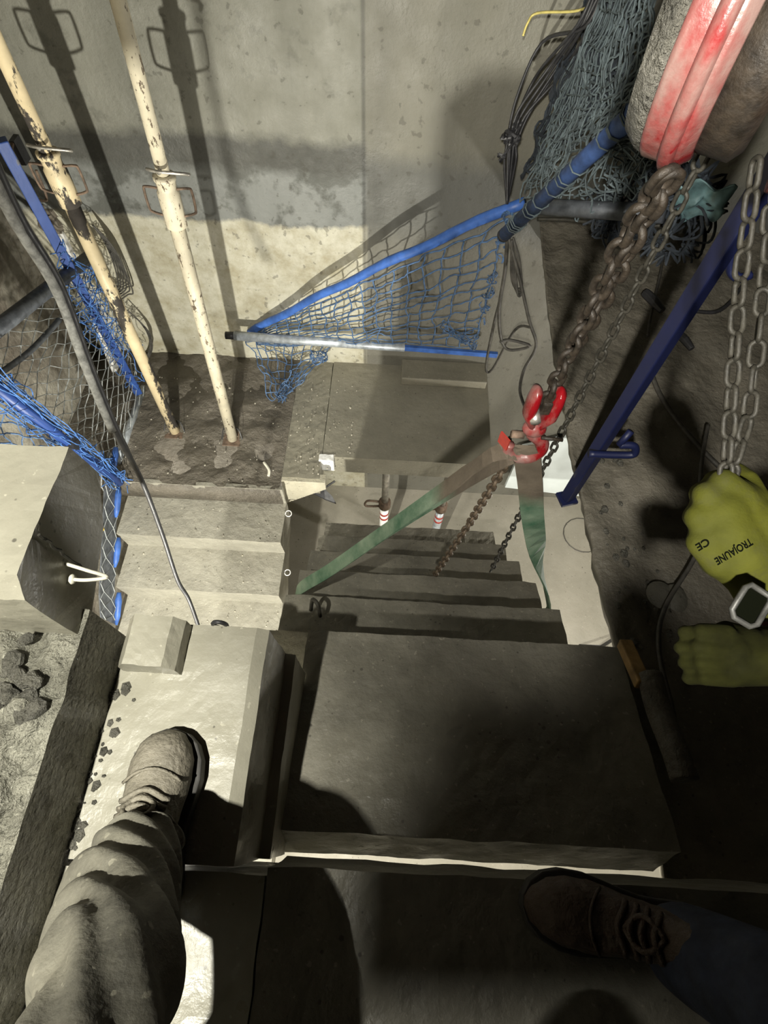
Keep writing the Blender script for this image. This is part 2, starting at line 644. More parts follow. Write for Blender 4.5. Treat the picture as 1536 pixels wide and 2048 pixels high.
# middle strip with the raw bracket face
b = MB()
b.slab([(1.625, -1.505), (YW, -1.505), (YW, -1.66), (1.625, -1.66)], -.58, -.372, amp=.006)
struct(b.build('mid_landing', M['mud_pale']), 'pale gritty strip of the half landing between mud and the smooth slab', 'landing')
b = MB().slab([(1.775, -1.5), (YW, -1.5), (YW, -1.652), (1.775, -1.652)], -.368, .60, amp=.002)
struct(b.build('mid_landing', M['mud_pale']), 'smooth pale landing slab with a dark front edge beyond the hanging flight', 'landing')
b = MB().prism([(-.585, -1.508), (-.335, -1.508), (-.335, -1.575), (-.585, -1.76)], 1.60, 1.66, 'y')
tag(b.build('concrete_corbel', M['bracket'], bevel=.004), 'cream wedge shaped concrete corbel at the landing edge above the void', 'corbel')
b = MB().box((-.345, 1.765, -1.545), (.085, .05, .10))
tag(b.build('packing_block', M['white_paint'], bevel=.006, rough=(3, .006, .02)), 'small white packing block at the smooth slab corner', 'block')
b = MB().prism([(.06, -1.498), (.585, -1.498), (.585, -1.44), (.06, -1.44)], 2.34, YW, 'y')
tag(b.build('concrete_kerb', M['mud_pale'], bevel=.006), 'low concrete kerb under the blue net along the wall', 'kerb')
b = MB()
b.tube(smooth_path([on_z(670, 962, -1.72) + V((0, 0, 0)), on_z(640, 985, -1.75), on_z(655, 1000, -1.78)]), .006, 6)
p = [on_z(625, 985, -1.72), on_z(648, 976, -1.72), on_z(664, 992, -1.75), on_z(672, 1006, -1.78), on_z(650, 998, -1.76)]
b.add(p + [q + V((0, 0, -.012)) for q in p], [(0, 1, 2, 3, 4), (9, 8, 7, 6, 5)] + [(i, (i + 1) % 5, (i + 1) % 5 + 5, i + 5) for i in range(5)])
tag(b.build('plastic_scrap', M['black']), 'torn black plastic scrap hanging under the cream corbel', 'scrap')

# right floor slab with ragged edge, z = -0.5
edge = [(.668, 2.7), (.645, 1.9), (.650, 1.5), (.655, 1.2), (.672, .99), (.685, .7), (.705, .49), (.725, .35), (.735, .12), (.74, -.25)]
poly = []
for i in range(len(edge) - 1):
    (x0, y0), (x1, y1) = edge[i], edge[i + 1]
    k_ = max(2, int(abs(y1 - y0) / .03))
    for j in range(k_):
        t = j / k_
        y = y0 + (y1 - y0) * t
        poly.append((x0 + (x1 - x0) * t + .012 * noise.noise(V((0, y * 14, 2))) + .006 * noise.noise(V((0, y * 45, 5))), y))
b = MB()
nv = len(poly)
cols = 46


def rs(i, j):
    x0, y0 = poly[i]
    t = j / cols
    x = x0 + (2.1 - x0) * t ** 1.3
    e = min(1, j / 3)
    return V((x, y0, -.5 + e * (.03 * noise.noise(V((x * 5, y0 * 5, 1))) + .014 * noise.noise(V((x * 19, y0 * 19, 4))))))


b.add([rs(i, j) for i in range(nv) for j in range(cols + 1)], [(i * (cols + 1) + j, i * (cols + 1) + j + 1, (i + 1) * (cols + 1) + j + 1, (i + 1) * (cols + 1) + j) for i in range(nv - 1) for j in range(cols)])
b.add([V((x, y, -.5)) for x, y in poly] + [V((x + .035, y, -.60)) for x, y in poly], [(i, i + 1, i + 1 + nv, i + nv) for i in range(nv - 1)])
b.add([V((x + .035, y, -.60)) for x, y in poly] + [V((2.1, y, -.60)) for x, y in poly], [(i, i + 1, i + 1 + nv, i + nv) for i in range(nv - 1)])
b.add([V((poly[-1][0], -.25, -.5)), V((2.1, -.25, -.5)), V((2.1, -.25, -.60)), V((poly[-1][0], -.25, -.60))], [(0, 1, 2, 3)])
struct(b.build('floor_right', M['slab_mud'], smooth=True), 'dark muddy floor slab with ragged edge on the right', 'floor')

# top landing the people stand on, behind the joint
b = MB().slab([(-.083, 0), (-.083, -.24), (-1.5, -.24), (-1.5, 0)], -.16, 2.1, step=.04)
struct(b.build('upper_landing', M['flight']), 'dark upper landing slab behind the long gap at the bottom', 'landing')
struct(MB().slab([(-.46, -.22), (-.36, -.22), (-.36, -.72), (-.46, -.72)], -.49, 2.1, step=.05).build('shade_beam', M['side']), 'added unseen beam under the upper landing that blocks the site lamp', 'beam')  # added out of view to keep the site lamp off the hanging slab's back
b = MB().slab([(-.097, 0), (-.097, -.24), (-1.5, -.24), (-1.5, 0)], -.497, -.163, step=.03)
struct(b.build('upper_landing', M['mud_wet']), 'wet strip of upper landing beside the muddy trouser leg at the bottom', 'landing')


# ------------------------------------------------------------------ left flight, fixed
def stair_profile(start, n_, g_, r_, sgn, waist, end_ext=0):
    pts = [start]
    y, z = start
    for _ in range(n_):
        pts.append((y - sgn * .012, z - r_))
        z -= r_
        y += sgn * g_
        pts.append((y, z))
    return pts


top = [(1.56, -1.5)]
ys = [1.537, 1.30, 1.052, .80, .55, .30, .05, -.2, -.45]
zs = [-1.5, -1.672, -1.842, -2.012, -2.182, -2.352, -2.522, -2.692, -2.862]
prof = []
for i in range(9):
    prof.append((ys[i], zs[i]))
    prof.append((ys[i] + .012, zs[i] - .168 if i < 8 else -3.0))
prof += [(-.1, -3.0), (1.56, -1.86), (1.56, -1.5)]
t = thing('stair_flight', (-1.02, .5, -3), 'pale precast stair flight going down from the half landing beside the blue mesh', 'stairs')
MB().slab(prof, -1.478, -.565, amp=.0032).build('steps', M['step'], t)
for px_, py_, a_ in ((577, 1027, .3), (575, 1145, -.4), (573, 1238, 1.0)):
    c = on_x(px_, py_, -.545)
    b = MB()
    rr = .017
    pts = [c + V((rr * math.cos(q + a_), rr * math.sin(q + a_), .004 * math.sin(q))) for q in [math.pi + i * 2 * math.pi / 14 for i in range(15)]]
    pts = [c + V((-.05, -.01, -.012))] + pts
    b.tube(pts, .0034, 6)
    b.build('wire_eyelet', M['white_paint'], t, smooth=True)

# ------------------------------------------------------------------ boot slab (fixed, left)
t = thing('landing_slab', (-.36, .12, -.3), 'pale wet concrete slab under the muddy boot', 'slab')
prof = [(-.497, 0), (-.245, 0), (-.222, -.014), (-.212, -.20), (-.190, -.205), (-.187, -.40), (-.497, -.40)]
o = MB().slab(prof, -.088, .322, 'y', step=.018, amp=.0022).build('slab_body', M['mud_wet'], t)
b = MB().slab([(-.490, -.003), (-.375, -.003), (-.378, .035), (-.398, .058), (-.470, .060), (-.490, .03)], .222, .318, 'y', step=.01, amp=.0025, sc=18)
tag(b.build('concrete_offcut', M['mud_wet']), 'short concrete offcut lying on the slab edge ahead of the boot', 'block')
c = on_y(440, 1250, .325)
b = MB().tube([c + V((.014 * math.cos(q), 0, .02 * math.sin(q))) for q in [i * math.pi / 8 for i in range(-3, 12)]], .0045, 6)
b.build('lifting_loop', M['black'], t, smooth=True)['label'] = 'black wire loop'
# broken chips along the left edge
b = MB()
for i in range(60):
    y = random.uniform(-.08, .25)
    c = V((-.515 + abs(random.gauss(0, .022)), y, .001))
    s_ = random.uniform(.003, .011)
    b.ball(c, (s_, s_ * random.uniform(.6, 1.3), s_ * .5), 5, 4)
tag(b.build('gravel', M['rock']), 'crumbled gravel along the left edge of the boot slab', 'gravel', kind='stuff')

# ------------------------------------------------------------------ rough wall top and block at left


def roughtop(u, v):
    x = -.72 + u * .218
    y = -.45 + v * .74
    near = max(0, 1 - abs(u - 1) * 6)
    far = max(0, min(1, (v - .66) * 5))
    h = .05 * noise.noise(V((x * 13, y * 13, 2))) + .034 * noise.noise(V((x * 34, y * 34, 7)))
    h *= (1 - near) * (0.25 + .75 * min(1, max(0, (v - .35) * 6))) * (1 - .5 * far)
    return V((x + .008 * noise.noise(V((0, y * 18, 1))) * near, y, .165 + h))


b = MB()
NU, NV = 36, 90
b.grid(roughtop, NU, NV)
ed = [roughtop(1, j / NV) for j in range(NV + 1)]
b.add(ed + [V((p.x, p.y, -.42)) for p in ed], [(j, j + 1, j + 2 + NV, j + 1 + NV) for j in range(NV)])
ed = [roughtop(i / NU, 1) for i in range(NU + 1)]
b.add(ed + [V((p.x, p.y, -.42)) for p in ed], [(j, j + 1, j + 2 + NU, j + 1 + NU) for j in range(NU)])
struct(b.build('upstand_wall', M['mud_rough']), 'rough broken concrete upstand at the lower left', 'wall')
b = MB()
for i in range(16):
    px_, py_ = random.uniform(0, 100), random.uniform(1275, 1440)
    c = on_z(px_, py_, .175)
    s_ = random.uniform(.006, .018)
    b = MB().ball(c, (s_ * 1.3, s_, s_ * .8), 7, 5, Matrix.Rotation(random.uniform(0, 3), 3, 'Z'))
    for k in range(len(b.v)):
        b.v[k] += noise.noise_vector(b.v[k] * 80) * s_ * .35
    tag(b.build('rubble_stone', M['rock']), 'wet dark stone lying on the rough concrete upstand', 'stone', 'stones on the rough upstand')
t = thing('concrete_block', (-.6, .37, .15), 'large pale concrete block with a dark end face at the left', 'block')
prof = [(.495, .361), (.512, .257), (.437, .188), (.335, .15), (.248, .122), (.246, .24), (.249, .325), (.272, .363)]
MB().slab(prof, -.70, -.513, step=.014, amp=.0022, sc=14).build('block_body', M['mud_wet'], t)
c0 = on_x(140, 1158, -.51)
b = MB()
tip = c0 + V((.055, .01, -.008))
b.tube(smooth_path([c0 + V((.0, 0, 0)), c0 + V((.028, -.001, .002)), tip, c0 + V((.03, .012, .012)), c0 + V((-.012, .02, .022))]), .0031, 7)
b.ball(c0 + V((.004, 0, 0)), (.005, .009, .009), 8, 6)
b.build('plastic_tie', M['plastic'], t, smooth=True)['label'] = 'pale plastic tie with round head'
ca = on_x(165, 1140, -.508)
cb = on_x(72, 1068, -.508)
b = MB().tube([ca.lerp(cb, i / 14) + jit(.0016) + V((.003, 0, 0)) for i in range(15)], .0026, 5)
b.build('cord', M['chain_grey'], t)

# ------------------------------------------------------------------ hanging flight
TAU = math.radians(17.0)
tr = V((0, math.cos(TAU), -math.sin(TAU)))       # along tread, away
rs_ = V((0, -math.sin(TAU), -math.cos(TAU)))     # down a riser
N4 = (.693, -.824)
N0 = (1.526, -1.839)
prof = [(-.038, -.300), (.456, -.452)]
st = ((N0[0] - N4[0]) / 4, (N0[1] - N4[1]) / 4)
prof2 = []
n5 = (N4[0] - st[0], N4[1] - st[1])
prof2.append(n5)
for k in range(5):
    nx = (N4[0] + st[0] * k, N4[1] + st[1] * k)
    fx = (nx[0] - .273 * math.cos(TAU), nx[1] + .273 * math.sin(TAU))
    prof2.append((fx[0] + .006, fx[1] - .002))
    prof2.append(nx)
e = prof2[-1]
prof2.append((e[0] + .182 * rs_.y, e[1] + .182 * rs_.z))
nrm = V((-st[1], st[0]))
nrm.normalize()
off = (-nrm.x * .27, -nrm.y * .27)
if off[1] > 0:
    off = (-off[0], -off[1])
prof2.append((e[0] + off[0] + st[0] * -.35, e[1] + off[1] - st[1] * .35))
prof2.append((n5[0] + off[0] - .02, n5[1] + off[1] + .03))
prof2.append((n5[0] - .16, n5[1] + .0))
TH = V((0, -math.sin(TAU), -math.cos(TAU))) * .165
top_poly = [(-.038, -.300), (.456, -.452), (.432, -.744), (.30, -.80), (.25, -.60), (-.038 + TH.y, -.300 + TH.z)]
t = thing('hanging_stair_flight', (.16, .8, -1.9), 'dark precast stair flight with top landing hung from the green sling', 'stairs')
b = MB().slab(prof2, -.345, .665, amp=.005)
b.build('steps', M['flight'], t)
MB().slab(top_poly, -.198, .692, amp=.004).build('top_landing', M['flight'], t)
# lifting recess with loop, cement patch
c = on_y(632, 1232, .60)
q0 = at_depth(632, 1215, 1.86)
b = MB().tube(smooth_path([q0 + V((-.02, 0, -.03)), q0 + V((-.012, .02, .02)), q0 + V((.008, .0, .03)), q0 + V((.014, -.02, -.03))]), .007, 7)
b.build('lifting_loop', M['chain_grey'], t, smooth=True)['label'] = 'bent steel lifting loop in a recess'

# ------------------------------------------------------------------ steel props


def make_prop(base, top_, r_in, r_out, zc, mat, label, group, coll_mat, far=False):
    base, top_ = V(base), V(top_)
    ax = (top_ - base).normalized()
    t_ = thing('steel_prop', base, label, 'prop', group)

    def P(z):
        return base + ax * ((z - base.z) / ax.z)
    pc = P(zc)
    end = P(top_.z)
    MB().tube([base + ax * .006, pc], r_out, 16).build('outer_tube', mat, t_, smooth=True)
    MB().tube([pc - ax * .02, end], r_in, 16).build('inner_tube', mat, t_, smooth=True)
    MB().lathe([(r_out + .001, -.17), (r_out + .010, -.165), (r_out + .010, -.04), (r_out + .004, -.03), (r_out + .006, 0), (r_out + .010, .004), (r_out + .010, .016), (r_out - .002, .02)], pc, ax, 18).build('collar', coll_mat, t_, smooth=True)
    rt = V((1, 0, .0))
    fr = V((0, 1, 0))
    for s_ in (-1, 1):
        a0 = pc + ax * -.03 + rt * s_ * (r_out + .004)
        a1 = pc + ax * -.025 + rt * s_ * (r_out + .055)
        a2 = pc + ax * -.115 + rt * s_ * (r_out + .055)
        a3 = pc + ax * -.13 + rt * s_ * (r_out + .004)
        MB().tube(smooth_path([a0, a0.lerp(a1, .8), a1 - ax * .012, a2 + ax * .012, a3.lerp(a2, .8), a3], 5), .0048, 6).build('handle', M['rust'], t_, smooth=True)
    pin = MB()
    pin.tube(smooth_path([pc + rt * -.045 + ax * .045 - fr * .02, pc + ax * .048 - fr * .036, pc + rt * .085 + ax * .035 - fr * .02, pc + rt * .085 + ax * .022]), .006, 6)
    pin.tube([pc + ax * .045 - fr * .04, pc + ax * .045 + fr * .04], .007, 6)
    pin.build('pin', M['steel'], t_, smooth=True)
    bp = MB().box(base + V((0, 0, .003)), (.10, .10, .006))
    bp.build('base_plate', M['rust'], t_)
    lug = MB()
    for s_ in (-1, 1):
        lug.tube(smooth_path([base + V((s_ * .012, .03, .004)), base + V((s_ * .02, .035, .06)), base + V((s_ * .045, .02, .055)), base + V((s_ * .06, -.01, .004))], 4), .003, 5)
    lug.build('wire_clip', M['black'], t_)
    return t_


pt = at_depth(104, 325, 1.88)
b0 = V((-1.237, 1.895, -1.505))
make_prop(b0, b0 + (pt - b0) * 2.0, .0225, .0285, .02, M['prop_chipped'], 'leftmost cream steel prop with big dark paint chips', None, M['prop_chipped'])
pt = at_depth(224, -47, 1.426)
b0 = V((-.897, 1.864, -1.505))
make_prop(b0, b0 + (pt - b0) * 1.6, .0225, .0285, -.02, M['prop_specked'], 'finely specked cream steel prop standing nearest the blue net', None, M['prop_specked'])


def low_prop(px0, py0, px1, py1, z0, ytop, label, foot):
    topp = on_y(px0, py0, ytop)
    # straight down to the floor
    base = V((topp.x, topp.y, -3.0))
    t_ = thing('steel_prop', base, label, 'prop')
    zc = on_y(px1, py1, ytop).z
    MB().tube([base, V((base.x, base.y, zc))], .030, 14).build('outer_tube', foot, t_, smooth=True)
    MB().tube([V((base.x, base.y, zc - .02)), V((base.x, base.y, -1.66))], .024, 14).build('inner_tube', M['steel'], t_, smooth=True)
    c_ = V((base.x, base.y, zc))
    MB().lathe([(.031, -.06), (.042, -.055), (.042, .01), (.03, .02)], c_, (0, 0, 1), 14).build('collar', M['rust'], t_, smooth=True)
    MB().tube(smooth_path([c_ + V((-.035, 0, 0)), c_ + V((-.12, -.01, .02)), c_ + V((-.13, -.01, -.05)), c_ + V((-.035, 0, -.06))], 5), .008, 6).build('handle', M['rust'], t_, smooth=True)
    MB().box(base + V((0, 0, .004)), (.12, .12, .008)).build('base_plate', M['rust'], t_)
    for k, mm in ((.09, M['red_tag']), (.15, M['red_tag'])):
        MB().lathe([(.0305, -.012), (.0315, -.01), (.0315, .01), (.0305, .012)], c_ - V((0, 0, .06 + k)), (0, 0, 1), 14).build('paint_ring', mm, t_, smooth=True)
    return t_


low_prop(772, 960, 748, 1003, 0, 1.90, 'white footed steel prop under the smooth slab, left of the pair', M['white_paint'])
low_prop(893, 970, 878, 1010, 0, 1.90, 'steel prop under the smooth slab partly behind the green sling', M['galv'])


# ------------------------------------------------------------------ nets
def net_strands(fn, nu, nv, r, seg=4, wob=.01, sides=4, mb=None, drop=0.0):
    b_ = mb or MB()

    def q(u, v):
        p = fn(u, v)
        d = noise.noise_vector(p * 9) * wob + noise.noise_vector(p * 31) * wob * .35
        return p + d
    for i in range(nu + 1):
        if random.random() < drop:
            continue
        b_.tube([q(i / nu, j / (nv * seg)) for j in range(nv * seg + 1)], r, sides, cap=False)
    for j in range(nv + 1):
        if random.random() < drop:
            continue
        b_.tube([q(i / (nu * seg), j / nv) for i in range(nu * seg + 1)], r, sides, cap=False)
    return b_


def diamond_strands(fn, nu, nv, r, seg=5, wob=.004, mb=None, sides=4):
    """hexagon-like twisted wire: zigzag verticals touching neighbours."""
    b_ = mb or MB()
    for i in range(nu + 1):
        pts = []
        for j in range(nv * 2 + 1):
            s_ = 1 if (j // 1) % 2 == 0 else -1
            s_ *= 1 if i % 2 == 0 else -1
            u = (i + .5 * s_) / nu
            u = max(0, min(1, u))
            p = fn(u, j / (nv * 2))
            pts.append(p + noise.noise_vector(p * 12) * wob)
        b_.tube(pts, r, sides, cap=False)
    return b_


def tangle(pts, n_, spread, r, step=.03, length=10, mb=None, sides=4):
    b_ = mb or MB()
    for i in range(n_):
        c = random.choice(pts) + jit(spread)
        d = jit(1).normalized()
        path = [c]
        for k in range(length):
            d = (d + jit(.9)).normalized()
            c = c + d * step
            # keep near the cloud
            near = min(pts, key=lambda a_: (a_ - c).length)
            if (near - c).length > spread * 1.6:
                c = c.lerp(near, .5)
            path.append(c)
        b_.tube(smooth_path(path, 3), r, sides, cap=False)
    return b_


def bil(c00, c10, c11, c01, sag=0):
    def f_(u, v):
        p = c00 * (1 - u) * (1 - v) + c10 * u * (1 - v) + c11 * u * v + c01 * (1 - u) * v
        p = p + V((0, 0, -sag * math.sin(math.pi * u) * math.sin(math.pi * v)))
        return p
    return f_


# back barrier: fallen sleeve rail, tube, net
P1a = at_depth(500, 664, 3.27)
P1b = at_depth(1050, 402, 2.08)
P2a = at_depth(1008, 470, 1.95)
P2b = at_depth(1292, 205, 1.14)
P2c = P2a + (P2b - P2a) * 1.5
bnd = MB()
pp = [P1a.lerp(P1b, i / 26) + V((0, 0, .02 * math.sin(i / 26 * math.pi) + .006 * math.sin(i * .9))) for i in range(27)]
tag(MB().tube(pp, [.021 + .003 * noise.noise(V((i * .7, 0, 0))) for i in range(27)], 12).build('barrier_rail', M['blue_sleeve'], smooth=True), 'bright blue sleeved rail slanting up from the galvanised tube with net below', 'rail')
t = thing('barrier_rail', P2a, 'dirty blue rail at upper right with net threads lashed around it', 'rail')
MB().tube([P2a, P2c], .0225, 14).build('tube', M['blue_dirty'], t, smooth=True)
MB().tube([P2a - (P2c - P2a).normalized() * .006, P2a + (P2c - P2a).normalized() * .012], .0235, 14).build('end_cap', M['black'], t, smooth=True)
b = MB()
dr = (P2b - P2a)
for k in range(16):
    c = P2a + dr * random.uniform(.05, 1.0)
    ax = dr.normalized()
    u_ = ax.orthogonal().normalized()
    w_ = ax.cross(u_)
    b.tube([c + ax * (.012 * q / 8) + (u_ * math.cos(q * .8) + w_ * math.sin(q * .8)) * .026 for q in range(9)], .0022, 4)
b.build('lashing', M['net_dirty'], t)['kind'] = 'stuff'

Ta = V((-.965, 2.375, -1.205))
Tb = V((.068, 2.375, -1.222))
t = thing('scaffold_tube', Ta, 'short galvanised tube lying level against the back wall under the blue rail', 'tube')
MB().tube([Ta + V((.05, 0, 0)), Tb], .026, 16).build('tube', M['galv'], t, smooth=True)
MB().tube([Ta, Ta + V((.06, 0, 0))], .022, 12).build('end_spigot', M['black'], t, smooth=True)
Bb = MB().box((Tb + V((.26, .0, -.012))), (.56, .02, .03), Matrix.Rotation(.03, 3, 'Y'))
Bb.build('blue_strip', M['blue_sleeve'], t)

TL = P1a + V((.06, -.02, 0))
TR = P1b - V((.05, 0, .02))
c_br = on_y(955, 690, 2.15)
BL = V((-.90, 2.39, -1.26))
TRp = at_depth(1012, 452, 2.2)
BR = V((TRp.x, TRp.y + .05, at_depth(950, 690, 2.95).z))
BR = at_depth(948, 688, 3.0)
TRp = at_depth(1015, 440, 2.12)
TL = at_depth(508, 664, 3.26)
BL = at_depth(515, 690, 3.33)
b = net_strands(bil(TL, TRp, BR, BL, .04), 17, 11, .0038, 4, .022)
NET = tag(b.build('safety_net', M['net_blue'], smooth=True), 'blue safety net triangle hung below the slanting blue rail', 'net')
# bunched right border of that net
pts = [TRp.lerp(BR, i / 8) for i in range(9)] + [BR.lerp(at_depth(870, 640, 2.8), i / 4) for i in range(4)]
b = tangle(pts, 34, .022, .003, .035, 9)
o = b.build('border', M['net_blue'], NET)
o['kind'] = 'stuff'
# small bag of net under the tube
q00, q10, q11, q01 = at_depth(492, 680, 3.30), at_depth(665, 690, 3.32), at_depth(600, 770, 3.28), at_depth(545, 800, 3.28)
b = net_strands(bil(q00, q10, q11, q01, .06), 9, 7, .0032, 4, .03)
tangle([q10.lerp(q11, .3), at_depth(630, 715, 3.3), at_depth(590, 745, 3.27), at_depth(572, 775, 3.27), at_depth(563, 790, 3.26)], 30, .03, .003, .035, 9, b)
tag(b.build('net_bag', M['net_blue']), 'sagging corner of blue grey net below the galvanised tube', 'net')

# upper right net curtain
b = MB()
TLc, TRc = at_depth(1205, -40, 1.55), at_depth(1320, -60, 1.15)
BLc, BRc = at_depth(1045, 405, 2.0), at_depth(1285, 215, 1.2)
for lay in range(4):
    o_ = V((.012 * lay, .045 * lay, 0))
    net_strands(bil(TLc + o_, TRc + o_, BRc + o_, BLc + o_, .05), 15, 9, .0026, 4, .03, 4, b)
tag(b.build('safety_net', M['net_dirty']), 'dirty grey blue net in several folds hanging at upper right beside the red hoist', 'net')
b = MB()
o_ = V((.03, .2, -.03))
net_strands(bil(TLc + o_, TRc + o_ * 1.5, BRc + o_, BLc + o_, .05), 30, 12, .0042, 3, .05, 4, b)
tag(b.build('safety_net', M['net_dark']), 'black net layer behind the dirty grey folds at upper right', 'net')
# tangle under the dirty rail
b = MB()
tangle([at_depth(x, y, d) for x, y, d in ((1130, 370, 1.75), (1180, 350, 1.6), (1220, 320, 1.5), (1250, 350, 1.45), (1210, 390, 1.6), (1150, 400, 1.7), (1280, 300, 1.35))], 46, .045, .0026, .035, 9, b)
for k in range(5):
    a_ = at_depth(1250 + 14 * k, 250 + 10 * k, 1.3)
    c_ = at_depth(1180 + 18 * k, 355 + 8 * k, 1.5)
    b.tube(smooth_path([a_, a_.lerp(c_, .5) + jit(.02), c_]), .0026, 4)
tag(b.build('net_tangle', M['net_dirty']), 'loose loops of pale net cord below the dirty blue rail', 'net')
b = MB()
dp = [at_depth(x, y, d) for x, y, d in ((1270, 430, 1.7), (1330, 420, 1.6), (1300, 380, 1.6), (1380, 400, 1.5), (1240, 420, 1.7), (1350, 460, 1.6))]
tangle(dp, 70, .07, .004, .045, 9, b)
tag(b.build('net_tangle', M['net_dark']), 'dark knotted heap of net under the red hoist', 'net')
# horizontal dark tube
h0, h1 = at_depth(1062, 412, 1.75), at_depth(1330, 428, 1.5)
tag(MB().tube([h0, h1], .024, 12).build('barrier_rail', M['dark_pipe'], smooth=True), 'dark grey level tube under the net loops at upper right', 'rail')
b = MB()
cpts = [at_depth(1075, 438, 1.9), at_depth(1140, 440, 1.85), at_depth(1200, 448, 1.8), at_depth(1260, 455, 1.75), at_depth(1330, 450, 1.7)]
b.tube(smooth_path(cpts), .0065, 7)
tag(b.build('cord', M['chain_grey'], smooth=True), 'stiff grey cord running level below the dark tube', 'cord')
# teal sheet scrap
b = MB()


def scrap(u, v):
    p = at_depth(1340, 370, 1.45) * (1 - u) * (1 - v) + at_depth(1460, 365, 1.35) * u * (1 - v) + at_depth(1450, 420, 1.42) * u * v + at_depth(1375, 440, 1.5) * (1 - u) * v
    return p + noise.noise_vector(p * 22) * .035


b.grid(scrap, 16, 12)
o = b.build('plastic_sheet', M['tarp'], smooth=True)
sm = o.modifiers.new('thickness', 'SOLIDIFY')
sm.thickness = .003
tag(o, 'crumpled teal plastic sheet between hoist and navy post', 'sheet')

# cable bundle, upper right
t = thing('cable_bundle', at_depth(1020, 280, 2.0), 'bundle of black cables bent over and tied left of the grey net', 'cable')
b = MB()
for k in range(7):
    o1, o2, o3 = jit(.02), jit(.05), jit(.016)
    b.tube(smooth_path([at_depth(1200, -30, 1.55) + o1, at_depth(1160, 50 + 10 * (k % 3), 1.65) + o1, at_depth(1085 + k * 5, 130, 1.85) + o2, at_depth(1030 + k * 5, 220, 1.95) + o2 * .5, at_depth(1018 + k * 2.5, 285, 2.02) + o3, at_depth(1013 + k * 3, 320, 2.05) + o3, at_depth(1014, 408, 2.1)], 6), .0055, 6)
b.build('cables', M['black'], t, smooth=True)
b = tangle([at_depth(1015, 272, 1.98), at_depth(1030, 280, 1.98), at_depth(1003, 320, 2.0)], 14, .016, .0045, .018, 6)
b.build('tie_knot', M['black'], t)
b = MB().tube(smooth_path([at_depth(1200, 5, 1.6), at_depth(1150, 22, 1.7), at_depth(1075, 26, 1.8), at_depth(1056, 45, 1.82), at_depth(1046, 72, 1.84)], 6), .004, 6)
b.build('yellow_wire', M['yellow'], t, smooth=True)['label'] = 'yellow wire'
# cables hanging down below
b = MB()
b.tube(smooth_path([at_depth(1015, 470, 2.1), at_depth(1010, 540, 2.25), at_depth(998, 620, 2.4), at_depth(1003, 680, 2.6), at_depth(1020, 700, 2.65), at_depth(1060, 692, 2.6), at_depth(1020, 680, 2.6), at_depth(1000, 684, 2.6)], 6), .0075, 6)
b.tube(smooth_path([at_depth(1016, 470, 2.1), at_depth(1040, 560, 2.2), at_depth(1058, 640, 2.3), at_depth(1072, 692, 2.4), at_depth(1048, 740, 2.5), at_depth(1040, 780, 2.45), at_depth(1050, 815, 2.3)], 6), .007, 6)
b.tube(smooth_path([at_depth(1000, 600, 2.4), at_depth(985, 660, 2.6), at_depth(972, 735, 2.9), at_depth(985, 738, 2.9), at_depth(1030, 660, 2.6), at_depth(1062, 655, 2.5)], 6), .0065, 6)
for k in range(4):
    b.tube(smooth_path([at_depth(1024, 480, 2.1), at_depth(1022 + k * 3, 545, 2.2), at_depth(1030 + k * 2, 575 + 5 * k, 2.25), at_depth(1044, 570 + 4 * k, 2.25), at_depth(1036 + k, 520, 2.15), at_depth(1026, 475, 2.1)], 6), .0045, 6)
tag(b.build('hanging_cable', M['cable'], smooth=True), 'looped grey cables hanging from the rail joint by the right corner', 'cable')

# ------------------------------------------------------------------ left barrier
XB = -1.50
t = thing('mesh_barrier', (XB, 2.13, -1.5), 'blue framed wire mesh barrier along the left side of the landing', 'barrier')
MB().box((XB, 2.13, -.76), (.045, .045, 1.40), Matrix.Rotation(.6, 3, 'Z')).build('post', M['blue_paint'], t, bevel=.004)
pA, pB = on_x(-60, 700, XB), on_x(182, 512, XB)
MB().tube([pA, pB], .030, 12).build('top_rail', M['dark_pipe'], t, smooth=True)
bA, bB = on_x(288, 775, XB), on_x(236, 930, XB)
MB().tube([bA, bB + V((0, 0, .02))], .022, 10).build('bottom_rail', M['galv'], t, smooth=True)
# mesh: sheet from top rail to bottom
c00, c10 = on_x(-60, 705, XB + .01), on_x(190, 520, XB + .01)
c11, c01 = on_x(290, 790, XB + .01), on_x(215, 990, XB + .01)
b = diamond_strands(bil(c00, c10, c11, c01), 16, 15, .0028, wob=.02)
b.build('wire_mesh', M['wire_mesh'], t)
pC, pD = on_x(-20, 760, XB + .012), on_x(118, 640, XB + .012)
MB().tube(smooth_path([pC, pC.lerp(pD, .5) + V((0, 0, -.02)), pD]), .012, 8).build('brace', M['dark_pipe'], t, smooth=True)
MB().box(on_x(40, 300, XB) + V((.0, 0, 0)), (.02, .05, .09)).build('lock_plate', M['black'], t)
b = MB()
b.tube(smooth_path([on_x(45, 370, XB), on_x(24, 305, XB), on_x(28, 280, XB)]), .007, 6)
b.tube(smooth_path([on_x(72, 340, XB), on_x(92, 390, XB), on_x(88, 402, XB), on_x(55, 390, XB)]), .006, 6)
b.build('wire_hook', M['rust'], t, smooth=True)
